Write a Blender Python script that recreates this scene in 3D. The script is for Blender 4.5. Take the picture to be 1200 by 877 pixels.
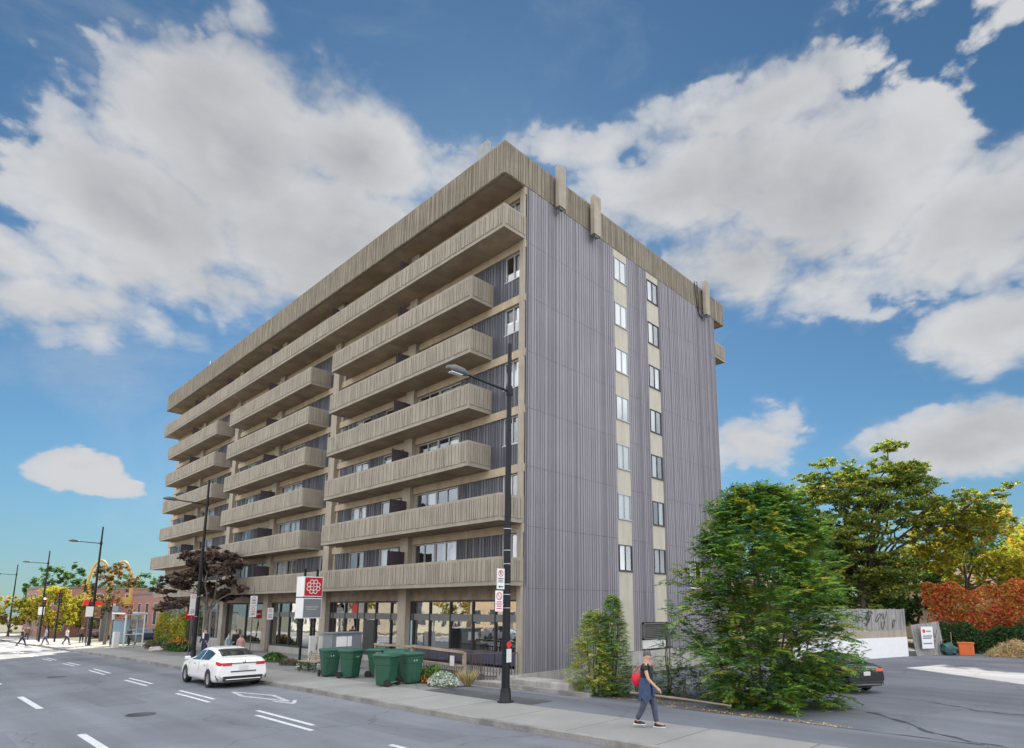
import bpy, bmesh, math, random
import numpy as np
from mathutils import Vector, Matrix
R = math.radians
random.seed(7); rng = np.random.default_rng(7)
for o in list(bpy.data.objects): bpy.data.objects.remove(o)
SC = bpy.context.scene; COL = SC.collection

# ------------------------------------------------------------ camera
cd = bpy.data.cameras.new('camera'); cam = bpy.data.objects.new('camera', cd); COL.objects.link(cam)
cam.location = (18.279, -17.932, 2.841); cam.rotation_euler = (math.pi/2 + .1638, 0, .7463)
cd.sensor_width = 36; cd.lens = 708.08/1200*36; cd.shift_x = -(648.42-600)/1200; cd.shift_y = (594.74-438.5)/1200
cd.clip_end = 3000; cd.clip_start = .1
SC.camera = cam
# ------------------------------------------------------------ world: Nishita sky with cumulus clouds
SUN_AZ = (-.77, .64); SUN_EL = 33
w = bpy.data.worlds.new('World'); SC.world = w; w.use_nodes = True
def build_world():
    nt = w.node_tree; nt.nodes.clear(); N = nt.nodes; L = nt.links
    def node(t, **k):
        n = N.new(t)
        for a, b in k.items(): setattr(n, a, b)
        return n
    def math_(op, a, b=None, c=None, clamp=False):
        n = node('ShaderNodeMath', operation=op, use_clamp=clamp)
        for i, v in enumerate((a, b, c)):
            if v is None: continue
            if isinstance(v, (int, float)): n.inputs[i].default_value = v
            else: L.new(v, n.inputs[i])
        return n.outputs[0]
    def smooth(v, a, b, lo=0, hi=1):
        n = node('ShaderNodeMapRange', interpolation_type='SMOOTHSTEP'); L.new(v, n.inputs[0])
        for i, x in enumerate((a, b, lo, hi)): n.inputs[i+1].default_value = x
        return n.outputs[0]
    def mix(f, a, b):
        n = node('ShaderNodeMix', data_type='RGBA')
        if isinstance(f, (int, float)): n.inputs[0].default_value = f
        else: L.new(f, n.inputs[0])
        for i, v in ((6, a), (7, b)):
            if isinstance(v, tuple): n.inputs[i].default_value = (*v, 1)
            else: L.new(v, n.inputs[i])
        return n.outputs[2]
    out = node('ShaderNodeOutputWorld'); bg = node('ShaderNodeBackground'); bg.inputs[1].default_value = .05
    L.new(bg.outputs[0], out.inputs[0])
    sky = node('ShaderNodeTexSky', sky_type='NISHITA', sun_disc=False)
    sky.sun_elevation = R(SUN_EL); sky.sun_rotation = math.atan2(SUN_AZ[0], SUN_AZ[1])
    sky.air_density = 1.0; sky.dust_density = .1; sky.ozone_density = 3.0
    tint = node('ShaderNodeMix', data_type='RGBA', blend_type='MULTIPLY'); tint.inputs[0].default_value = 1
    L.new(sky.outputs[0], tint.inputs[6]); tint.inputs[7].default_value = (*SKY_TINT, 1)
    tc = node('ShaderNodeTexCoord'); sep = node('ShaderNodeSeparateXYZ'); L.new(tc.outputs['Generated'], sep.inputs[0])
    x, y, z = sep.outputs
    az = math_('MULTIPLY', math_('ARCTAN2', x, y), 57.2958)
    el = math_('MULTIPLY', math_('ARCSINE', z), 57.2958)
    # noise fields by direction (flattened cloud bases)
    mp = node('ShaderNodeMapping'); mp.inputs['Scale'].default_value = (1, 1, 1.6); L.new(tc.outputs['Generated'], mp.inputs[0])
    def noise(sc, det=8, rough=.55, off=0, dist=0.):
        m2 = node('ShaderNodeVectorMath', operation='ADD'); L.new(mp.outputs[0], m2.inputs[0]); m2.inputs[1].default_value = (off, off*.7, -off)
        n = node('ShaderNodeTexNoise'); n.inputs['Scale'].default_value = sc; n.inputs['Detail'].default_value = det
        n.inputs['Roughness'].default_value = rough; n.inputs['Distortion'].default_value = dist; L.new(m2.outputs[0], n.inputs['Vector']); return n.outputs[0]
    big = noise(3.2, 9, .56, 3.1, .15); fine = noise(11, 8, .6, 9.3, .1); low = noise(2.1, 4, .5, 5.5)
    field = None
    for (a, e, ra, re, s) in CLOUDS:
        da = math_('MULTIPLY', math_('SUBTRACT', az, a), 1/ra); de = math_('MULTIPLY', math_('SUBTRACT', el, e), 1/re)
        d2 = math_('ADD', math_('MULTIPLY', da, da), math_('MULTIPLY', de, de))
        v = math_('MULTIPLY', math_('SUBTRACT', 1, math_('SQRT', d2)), s)
        field = v if field is None else math_('MAXIMUM', field, v)
    field = math_('MAXIMUM', field, -.9)
    def billow(sc, off):      # rounded lumps with creases between them
        return math_('MULTIPLY', math_('ABSOLUTE', math_('SUBTRACT', noise(sc, 1, .5, off, .4), .5)), 2)
    bil = math_('ADD', math_('MULTIPLY', billow(8, 1.3), .55), math_('ADD', math_('MULTIPLY', billow(17, 4.1), .30), math_('MULTIPLY', billow(36, 7.7), .18)))
    nz = math_('ADD', math_('MULTIPLY', math_('SUBTRACT', big, .5), 2.0), math_('MULTIPLY', math_('SUBTRACT', fine, .5), .9))
    nz = math_('ADD', nz, math_('MULTIPLY', math_('SUBTRACT', bil, .30), 1.0))
    dens = math_('ADD', field, nz)
    soft = smooth(low, .38, .60)                     # some rims are crisp, others fray out
    m_front = mix(soft, smooth(dens, .04, .22), smooth(dens, -.12, .60))
    # bright cloud deck added out of view, behind and overhead, as fill light
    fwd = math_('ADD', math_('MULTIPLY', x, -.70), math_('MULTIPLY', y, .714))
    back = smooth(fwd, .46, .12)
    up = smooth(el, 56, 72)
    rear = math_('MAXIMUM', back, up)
    m_rear_fill = math_('MULTIPLY', rear, smooth(big, .30, .48, .62, 1))
    wisp = math_('MULTIPLY', smooth(noise(2.6, 9, .62, 17, .5), .50, .78), .38)
    mask = math_('MAXIMUM', math_('MAXIMUM', m_front, m_rear_fill), wisp)
    # lit tops and grey bellies: thick parts and lower parts are darker
    thick = smooth(dens, .25, 1.25)
    m3 = node('ShaderNodeVectorMath', operation='ADD'); L.new(mp.outputs[0], m3.inputs[0]); m3.inputs[1].default_value = (3.1-.03, 3.1*.7+.02, -3.1+.075)
    nb = node('ShaderNodeTexNoise'); nb.inputs['Scale'].default_value = 3.2; nb.inputs['Detail'].default_value = 6; nb.inputs['Roughness'].default_value = .5; nb.inputs['Distortion'].default_value = .15; L.new(m3.outputs[0], nb.inputs['Vector'])
    relief = math_('SUBTRACT', nb.outputs[0], big)      # more cloud above = shaded belly
    shade = math_('ADD', math_('MULTIPLY', thick, .40), math_('MULTIPLY', math_('SUBTRACT', low, .5), .7))
    shade = math_('ADD', shade, math_('MULTIPLY', relief, 2.0))
    shade = math_('ADD', shade, math_('MULTIPLY', math_('SUBTRACT', .26, bil), .55), None, True)
    ccol = mix(shade, CLOUD_LIT, CLOUD_DARK)
    rcol = mix(smooth(big, .35, .65), REAR_FILL_DARK, REAR_FILL_LIT)
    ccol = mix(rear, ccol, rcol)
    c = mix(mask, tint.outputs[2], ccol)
    hz = smooth(el, 14, -2, 0, .55)
    c = mix(math_('MULTIPLY', hz, math_('SUBTRACT', 1, mask)), c, HORIZON)
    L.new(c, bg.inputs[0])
# values are sky radiance / background strength (0.05)
SKY_TINT = (.31, .43, .455)
CLOUD_LIT = (3.45, 3.5, 3.6); CLOUD_DARK = (1.75, 1.83, 2.0)
REAR_FILL_LIT = (14.6, 14.5, 14.6); REAR_FILL_DARK = (9.4, 9.8, 10.6)  # added unseen clouds, bright enough to fill the shaded sides
HORIZON = (.95, 1.62, 2.35)
CLOUDS = [(-74, 36, 14, 9, 1.9), (-62, 38, 14, 6, 1.6), (-80, 30, 12, 8, 1.6), (-64, 32, 18, 8, 1.7), (-52, 37, 12, 6, 1.0), (-76, 26, 12, 4, .8),
          (-28, 36, 22, 5.5, 1.1), (-15, 33, 16, 8, 1.5), (-5, 29, 14, 7, 1.3), (-24, 30, 12, 6, 1.2), (-17, 27, 8, 4, 1.),
          (-3, 21, 9, 4, 1.2), (-6, 13, 14, 3.4, 1.2), (-24, 15, 7, 4, 1.), (-81.6, 10.4, 4.6, 2.3, 1.0), (-79.5, 9.2, 3, 1.2, .8), (-88, 24, 6, 3, .9), (-3, 42, 6, 2.5, .2), (-42, 40, 14, 2.6, .75), (-22, 41, 16, 2.4, .7), (-84, 22, 10, 3, .8), (-89, 10, 3, 1.5, .7)]
build_world()
# ------------------------------------------------------------ sun
sd = bpy.data.lights.new('sun', 'SUN'); sd.energy = 4.0; sd.angle = R(.6); sd.color = (1, .90, .74)
so = bpy.data.objects.new('sun', sd); COL.objects.link(so)
so.rotation_euler = Vector((SUN_AZ[0]*math.cos(R(SUN_EL)), SUN_AZ[1]*math.cos(R(SUN_EL)), math.sin(R(SUN_EL)))).to_track_quat('Z', 'Y').to_euler()
vs = SC.view_settings; vs.view_transform = 'Standard'; vs.look = 'None'; vs.exposure = 1.9; vs.gamma = 1; vs.use_curve_mapping = False

# ------------------------------------------------------------ helpers
def tag(o, label=None, cat=None, group=None, kind=None):
    if label: o['label'] = label
    if cat: o['category'] = cat
    if group: o['group'] = group
    if kind: o['kind'] = kind
    return o
def thing(name, label, cat, loc=(0, 0, 0), rz=0, group=None):
    o = bpy.data.objects.new(name, None); COL.objects.link(o); o.location = loc; o.rotation_euler = (0, 0, rz)
    o.empty_display_size = .3
    return tag(o, label, cat, group)
class MB:
    def __init__(s): s.v = []; s.f = []; s.m = []; s.sm = []
    def add(s, vs, fs, mi=0, smooth=False):
        b = len(s.v); s.v += [tuple(p) for p in vs]; s.f += [tuple(b+i for i in f) for f in fs]; s.m += [mi]*len(fs); s.sm += [smooth]*len(fs); return s
    def box(s, x0, x1, y0, y1, z0, z1, mi=0):
        return s.add([(x0, y0, z0), (x1, y0, z0), (x1, y1, z0), (x0, y1, z0), (x0, y0, z1), (x1, y0, z1), (x1, y1, z1), (x0, y1, z1)],
              [(0, 3, 2, 1), (4, 5, 6, 7), (0, 1, 5, 4), (1, 2, 6, 5), (2, 3, 7, 6), (3, 0, 4, 7)], mi)
    def mbox(s, M, sx, sy, sz, mi=0):
        P = [M @ Vector((a*sx/2, b*sy/2, c*sz/2)) for c in (-1, 1) for (a, b) in ((-1, -1), (1, -1), (1, 1), (-1, 1))]
        return s.add(P, [(0, 3, 2, 1), (4, 5, 6, 7), (0, 1, 5, 4), (1, 2, 6, 5), (2, 3, 7, 6), (3, 0, 4, 7)], mi)
    def bar(s, a, b, t, t2=None, mi=0):
        a = Vector(a); b = Vector(b); d = b-a; q = d.to_track_quat('Z', 'Y').to_matrix().to_4x4()
        return s.mbox(Matrix.Translation((a+b)/2) @ q, t, t2 or t, d.length, mi)
    def tube(s, pts, rs, n=8, mi=0, smooth=True, cap=True):
        pts = [Vector(p) for p in pts]
        if isinstance(rs, (int, float)): rs = [rs]*len(pts)
        V = []; F = []; up = None
        for i, p in enumerate(pts):
            d = (pts[min(i+1, len(pts)-1)]-pts[max(i-1, 0)])
            if d.length < 1e-9: d = Vector((0, 0, 1))
            d.normalize()
            if up is None: up = Vector((1, 0, 0)) if abs(d.x) < .9 else Vector((0, 1, 0))
            a = (up - d*up.dot(d)).normalized(); b = d.cross(a); up = a
            for k in range(n):
                t = 2*math.pi*k/n; V.append(p+(a*math.cos(t)+b*math.sin(t))*rs[i])
        for i in range(len(pts)-1):
            for k in range(n):
                k2 = (k+1) % n; F.append((i*n+k, i*n+k2, (i+1)*n+k2, (i+1)*n+k))
        s.add(V, F, mi, smooth)
        if cap:
            s.add(V[:n], [tuple(reversed(range(n)))], mi); s.add(V[-n:], [tuple(range(n))], mi)
        return s
    def lathe(s, prof, n=16, c=(0, 0, 0), mi=0, smooth=True, sx=1, sy=1):
        V = [(c[0]+r*math.cos(2*math.pi*k/n)*sx, c[1]+r*math.sin(2*math.pi*k/n)*sy, c[2]+z) for r, z in prof for k in range(n)]
        F = [(i*n+k, i*n+(k+1) % n, (i+1)*n+(k+1) % n, (i+1)*n+k) for i in range(len(prof)-1) for k in range(n)]
        return s.add(V, F, mi, smooth)
    def prism(s, poly, z0, z1, mi=0):
        n = len(poly); V = [(x, y, z0) for x, y in poly]+[(x, y, z1) for x, y in poly]
        return s.add(V, [tuple(reversed(range(n))), tuple(range(n, 2*n))]+[(i, (i+1) % n, n+(i+1) % n, n+i) for i in range(n)], mi)
    def disc(s, c, r, axis='x', n=20, mi=0):
        V = []
        for k in range(n):
            a = 2*math.pi*k/n; u, v_ = r*math.cos(a), r*math.sin(a)
            V.append({'x': (c[0], c[1]+u, c[2]+v_), 'y': (c[0]+u, c[1], c[2]+v_), 'z': (c[0]+u, c[1]+v_, c[2])}[axis])
        return s.add(V, [tuple(range(n))], mi)
    def build(s, name, mats, parent=None, bevel=0, kind=None, loc=None, seg=2):
        me = bpy.data.meshes.new(name); me.from_pydata(s.v, [], s.f)
        if not isinstance(mats, (list, tuple)): mats = [mats]
        for m in mats: me.materials.append(m)
        me.polygons.foreach_set('material_index', s.m); me.polygons.foreach_set('use_smooth', s.sm); me.update()
        o = bpy.data.objects.new(name, me); COL.objects.link(o)
        if parent: o.parent = parent
        if loc: o.location = loc
        if bevel:
            b = o.modifiers.new('bevel', 'BEVEL'); b.width = bevel; b.segments = seg; b.limit_method = 'ANGLE'; b.angle_limit = R(40)
        if kind: o['kind'] = kind
        return o
def copy_tree(o, parent=None):
    c = o.copy(); COL.objects.link(c); c.parent = parent
    for ch in list(o.children): copy_tree(ch, c)
    return c

# ------------------------------------------------------------ materials
def mat(name, col, rough=.8, var=.15, scale=3, bump=0, bscale=60, metal=0, spec=.5, streak=0, col2=None, fine=.0, stretch=(1, 1, 1), coat=0, blotch=None):
    m = bpy.data.materials.new(name); m.use_nodes = True; nt = m.node_tree; N = nt.nodes; L = nt.links
    b = N['Principled BSDF']; b.inputs['Roughness'].default_value = rough; b.inputs['Metallic'].default_value = metal
    b.inputs['Specular IOR Level'].default_value = spec; b.inputs['Coat Weight'].default_value = coat
    geo = N.new('ShaderNodeNewGeometry')
    mp = N.new('ShaderNodeMapping'); L.new(geo.outputs['Position'], mp.inputs[0]); mp.inputs['Scale'].default_value = stretch
    def noise(sc, det=6, src=None, r=.6):
        n = N.new('ShaderNodeTexNoise'); n.inputs['Scale'].default_value = sc; n.inputs['Detail'].default_value = det; n.inputs['Roughness'].default_value = r
        L.new((src or mp).outputs[0], n.inputs['Vector']); return n.outputs[0]
    def mr(v, a, b_, lo, hi):
        n = N.new('ShaderNodeMapRange'); L.new(v, n.inputs[0]); n.inputs[1].default_value = a; n.inputs[2].default_value = b_; n.inputs[3].default_value = lo; n.inputs[4].default_value = hi; return n.outputs[0]
    def mul(a, bb):
        n = N.new('ShaderNodeMath'); n.operation = 'MULTIPLY'; L.new(a, n.inputs[0]); L.new(bb, n.inputs[1]); return n.outputs[0]
    f = mr(noise(scale), .3, .7, 1-var, 1+var)
    if streak:
        mp2 = N.new('ShaderNodeMapping'); L.new(geo.outputs['Position'], mp2.inputs[0]); mp2.inputs['Scale'].default_value = (2.2, 2.2, .22)
        f = mul(f, mr(noise(1.6, 7, mp2, .65), .35, .7, 1+streak*.4, 1-streak))
    if fine: f = mul(f, mr(noise(bscale, 3), .3, .7, 1-fine, 1+fine))
    base = N.new('ShaderNodeRGB'); base.outputs[0].default_value = (*col, 1); src = base.outputs[0]
    if col2:
        mx = N.new('ShaderNodeMix'); mx.data_type = 'RGBA'; L.new(mr(noise(blotch or scale*.6, 5), .42, .6, 0, 1), mx.inputs[0])
        mx.inputs[6].default_value = (*col, 1); mx.inputs[7].default_value = (*col2, 1); src = mx.outputs[2]
    vm = N.new('ShaderNodeVectorMath'); vm.operation = 'SCALE'; L.new(src, vm.inputs[0]); L.new(f, vm.inputs['Scale']); L.new(vm.outputs[0], b.inputs['Base Color'])
    if bump:
        bp = N.new('ShaderNodeBump'); bp.inputs['Strength'].default_value = bump; bp.inputs['Distance'].default_value = .02
        L.new(noise(bscale, 4), bp.inputs['Height']); L.new(bp.outputs[0], b.inputs['Normal'])
    return m
def leaf_mat(name, c, trans=.38):
    c = tuple(min(.8, v*1.4) for v in c)
    m = bpy.data.materials.new(name); m.use_nodes = True; nt = m.node_tree; N = nt.nodes; L = nt.links; N.clear()
    out = N.new('ShaderNodeOutputMaterial'); d = N.new('ShaderNodeBsdfDiffuse'); t = N.new('ShaderNodeBsdfTranslucent'); mx = N.new('ShaderNodeMixShader'); mx.inputs[0].default_value = trans
    g = N.new('ShaderNodeBsdfGlossy'); g.inputs['Roughness'].default_value = .65; mg = N.new('ShaderNodeMixShader'); mg.inputs[0].default_value = .025
    geo = N.new('ShaderNodeNewGeometry'); hs = N.new('ShaderNodeHueSaturation'); mr = N.new('ShaderNodeMapRange')
    n = N.new('ShaderNodeTexNoise'); n.inputs['Scale'].default_value = 1.1; n.inputs['Detail'].default_value = 3; L.new(geo.outputs['Position'], n.inputs['Vector'])
    mr.inputs[1].default_value = .3; mr.inputs[2].default_value = .7; mr.inputs[3].default_value = .478; mr.inputs[4].default_value = .518; L.new(n.outputs[0], mr.inputs[0]); L.new(mr.outputs[0], hs.inputs['Hue'])
    mv = N.new('ShaderNodeMapRange'); mv.inputs[3].default_value = .75; mv.inputs[4].default_value = 1.3; L.new(geo.outputs['Random Per Island'], mv.inputs[0]); L.new(mv.outputs[0], hs.inputs['Value'])
    hs.inputs['Color'].default_value = (*c, 1)
    for s in (d, t): L.new(hs.outputs[0], s.inputs['Color'])
    L.new(d.outputs[0], mx.inputs[1]); L.new(t.outputs[0], mx.inputs[2]); L.new(mx.outputs[0], mg.inputs[1]); L.new(g.outputs[0], mg.inputs[2]); L.new(mg.outputs[0], out.inputs[0])
    return m
def glass_mat(name, tint=(.75, .8, .82), refl=.25, rough=.02):
    m = bpy.data.materials.new(name); m.use_nodes = True; nt = m.node_tree; N = nt.nodes; L = nt.links; N.clear()
    out = N.new('ShaderNodeOutputMaterial'); t = N.new('ShaderNodeBsdfTransparent'); t.inputs[0].default_value = (*tint, 1)
    g = N.new('ShaderNodeBsdfGlossy'); g.inputs['Roughness'].default_value = rough; g.inputs[0].default_value = (.9, .93, .95, 1)
    geo = N.new('ShaderNodeNewGeometry'); n = N.new('ShaderNodeTexNoise'); n.inputs['Scale'].default_value = .9; L.new(geo.outputs['Position'], n.inputs['Vector'])
    bp = N.new('ShaderNodeBump'); bp.inputs['Strength'].default_value = .12; bp.inputs['Distance'].default_value = .05; L.new(n.outputs[0], bp.inputs['Height']); L.new(bp.outputs[0], g.inputs['Normal'])
    fr = N.new('ShaderNodeFresnel'); fr.inputs[0].default_value = 1.5
    a = N.new('ShaderNodeMapRange'); a.inputs[3].default_value = refl; a.inputs[4].default_value = 1; L.new(fr.outputs[0], a.inputs[0])
    mx = N.new('ShaderNodeMixShader'); L.new(a.outputs[0], mx.inputs[0]); L.new(t.outputs[0], mx.inputs[1]); L.new(g.outputs[0], mx.inputs[2]); L.new(mx.outputs[0], out.inputs[0])
    return m
def emit_mat(name, c, s):
    m = bpy.data.materials.new(name); m.use_nodes = True; b = m.node_tree.nodes['Principled BSDF']
    b.inputs['Base Color'].default_value = (*c, 1); b.inputs['Emission Color'].default_value = (*c, 1); b.inputs['Emission Strength'].default_value = s; return m
def worn_mat(name, col, under, wear=.5):
    m = mat(name, col, .7, .06, 8, fine=.08)
    nt = m.node_tree; N = nt.nodes; L = nt.links; b = N['Principled BSDF']; src = b.inputs['Base Color'].links[0].from_socket
    geo = N.new('ShaderNodeNewGeometry'); n = N.new('ShaderNodeTexNoise'); n.inputs['Scale'].default_value = 14; n.inputs['Detail'].default_value = 8; n.inputs['Roughness'].default_value = .7; L.new(geo.outputs['Position'], n.inputs['Vector'])
    r = N.new('ShaderNodeMapRange'); r.inputs[1].default_value = wear; r.inputs[2].default_value = wear+.12; L.new(n.outputs[0], r.inputs[0])
    mx = N.new('ShaderNodeMix'); mx.data_type = 'RGBA'; L.new(r.outputs[0], mx.inputs[0]); L.new(src, mx.inputs[6]); mx.inputs[7].default_value = (*under, 1); L.new(mx.outputs[2], b.inputs['Base Color'])
    return m
def joint_mat(name, col, px, py, ang=0, jw=.012, var=.1, jcol=.45, stain=.15):
    m = mat(name, col, .9, var, .8, .35, 70, fine=.13, streak=0)
    nt = m.node_tree; N = nt.nodes; L = nt.links; b = N['Principled BSDF']; src = b.inputs['Base Color'].links[0].from_socket
    geo = N.new('ShaderNodeNewGeometry'); br = N.new('ShaderNodeTexBrick'); mp = N.new('ShaderNodeMapping'); mp.inputs['Rotation'].default_value = (0, 0, ang)
    L.new(geo.outputs['Position'], mp.inputs[0]); L.new(mp.outputs[0], br.inputs['Vector'])
    br.offset = 0; br.inputs['Scale'].default_value = 1; br.inputs['Mortar Size'].default_value = jw; br.inputs['Mortar Smooth'].default_value = .3
    br.inputs['Brick Width'].default_value = px; br.inputs['Row Height'].default_value = py; br.inputs['Bias'].default_value = 0
    br.inputs['Color1'].default_value = (1, 1, 1, 1); br.inputs['Color2'].default_value = (1-stain,)*3+(1,); br.inputs['Mortar'].default_value = (jcol,)*3+(1,)
    mx = N.new('ShaderNodeMix'); mx.data_type = 'RGBA'; mx.blend_type = 'MULTIPLY'; mx.inputs[0].default_value = 1; L.new(src, mx.inputs[6]); L.new(br.outputs[0], mx.inputs[7]); L.new(mx.outputs[2], b.inputs['Base Color'])
    return m
def brick_mat(name, c1, c2, mortar=(.4, .37, .33)):
    m = mat(name, c1, .9, .1, 1); nt = m.node_tree; N = nt.nodes; L = nt.links; b = N['Principled BSDF']
    tc = N.new('ShaderNodeNewGeometry'); sp = N.new('ShaderNodeSeparateXYZ'); L.new(tc.outputs['Position'], sp.inputs[0]); ad = N.new('ShaderNodeMath'); L.new(sp.outputs[0], ad.inputs[0]); L.new(sp.outputs[1], ad.inputs[1])
    cb = N.new('ShaderNodeCombineXYZ'); L.new(ad.outputs[0], cb.inputs[0]); L.new(sp.outputs[2], cb.inputs[1])
    br = N.new('ShaderNodeTexBrick'); br.inputs['Scale'].default_value = 1; br.inputs['Brick Width'].default_value = .22; br.inputs['Row Height'].default_value = .075; br.inputs['Mortar Size'].default_value = .008
    br.inputs['Color1'].default_value = (*c1, 1); br.inputs['Color2'].default_value = (*c2, 1); br.inputs['Mortar'].default_value = (*mortar, 1)
    L.new(cb.outputs[0], br.inputs['Vector']); L.new(br.outputs[0], b.inputs['Base Color']); return m
def wet_asphalt(name, col, patch):
    m = mat(name, col, .82, .10, .35, .55, 90, fine=.22, col2=patch, blotch=.16)
    nt = m.node_tree; N = nt.nodes; L = nt.links; b = N['Principled BSDF']; src = b.inputs['Base Color'].links[0].from_socket
    geo = N.new('ShaderNodeNewGeometry')
    mp = N.new('ShaderNodeMapping'); mp.inputs['Scale'].default_value = (.045, .9, 1); L.new(geo.outputs['Position'], mp.inputs[0])
    n = N.new('ShaderNodeTexNoise'); n.inputs['Scale'].default_value = 1; n.inputs['Detail'].default_value = 5; L.new(mp.outputs[0], n.inputs['Vector'])
    r = N.new('ShaderNodeMapRange'); r.inputs[1].default_value = .35; r.inputs[2].default_value = .68; r.inputs[3].default_value = 1.16; r.inputs[4].default_value = .80; L.new(n.outputs[0], r.inputs[0])
    # cracks: thin lines of a voronoi edge, only in places
    vo = N.new('ShaderNodeTexVoronoi'); vo.feature = 'DISTANCE_TO_EDGE'; vo.inputs['Scale'].default_value = .17
    ds = N.new('ShaderNodeTexNoise'); ds.inputs['Scale'].default_value = 1.3; ds.inputs['Detail'].default_value = 6; L.new(geo.outputs['Position'], ds.inputs['Vector'])
    va = N.new('ShaderNodeVectorMath'); va.operation = 'MULTIPLY_ADD'; L.new(ds.outputs[1], va.inputs[0]); va.inputs[1].default_value = (1.1, 1.1, 0); L.new(geo.outputs['Position'], va.inputs[2]); L.new(va.outputs[0], vo.inputs['Vector'])
    cr = N.new('ShaderNodeMapRange'); cr.inputs[1].default_value = .002; cr.inputs[2].default_value = .007; cr.inputs[3].default_value = .74; cr.inputs[4].default_value = 1; L.new(vo.outputs['Distance'], cr.inputs[0])
    mu = N.new('ShaderNodeMath'); mu.operation = 'MULTIPLY'; L.new(r.outputs[0], mu.inputs[0]); L.new(cr.outputs[0], mu.inputs[1])
    vm = N.new('ShaderNodeVectorMath'); vm.operation = 'SCALE'; L.new(src, vm.inputs[0]); L.new(mu.outputs[0], vm.inputs['Scale']); L.new(vm.outputs[0], b.inputs['Base Color'])
    return m
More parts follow.
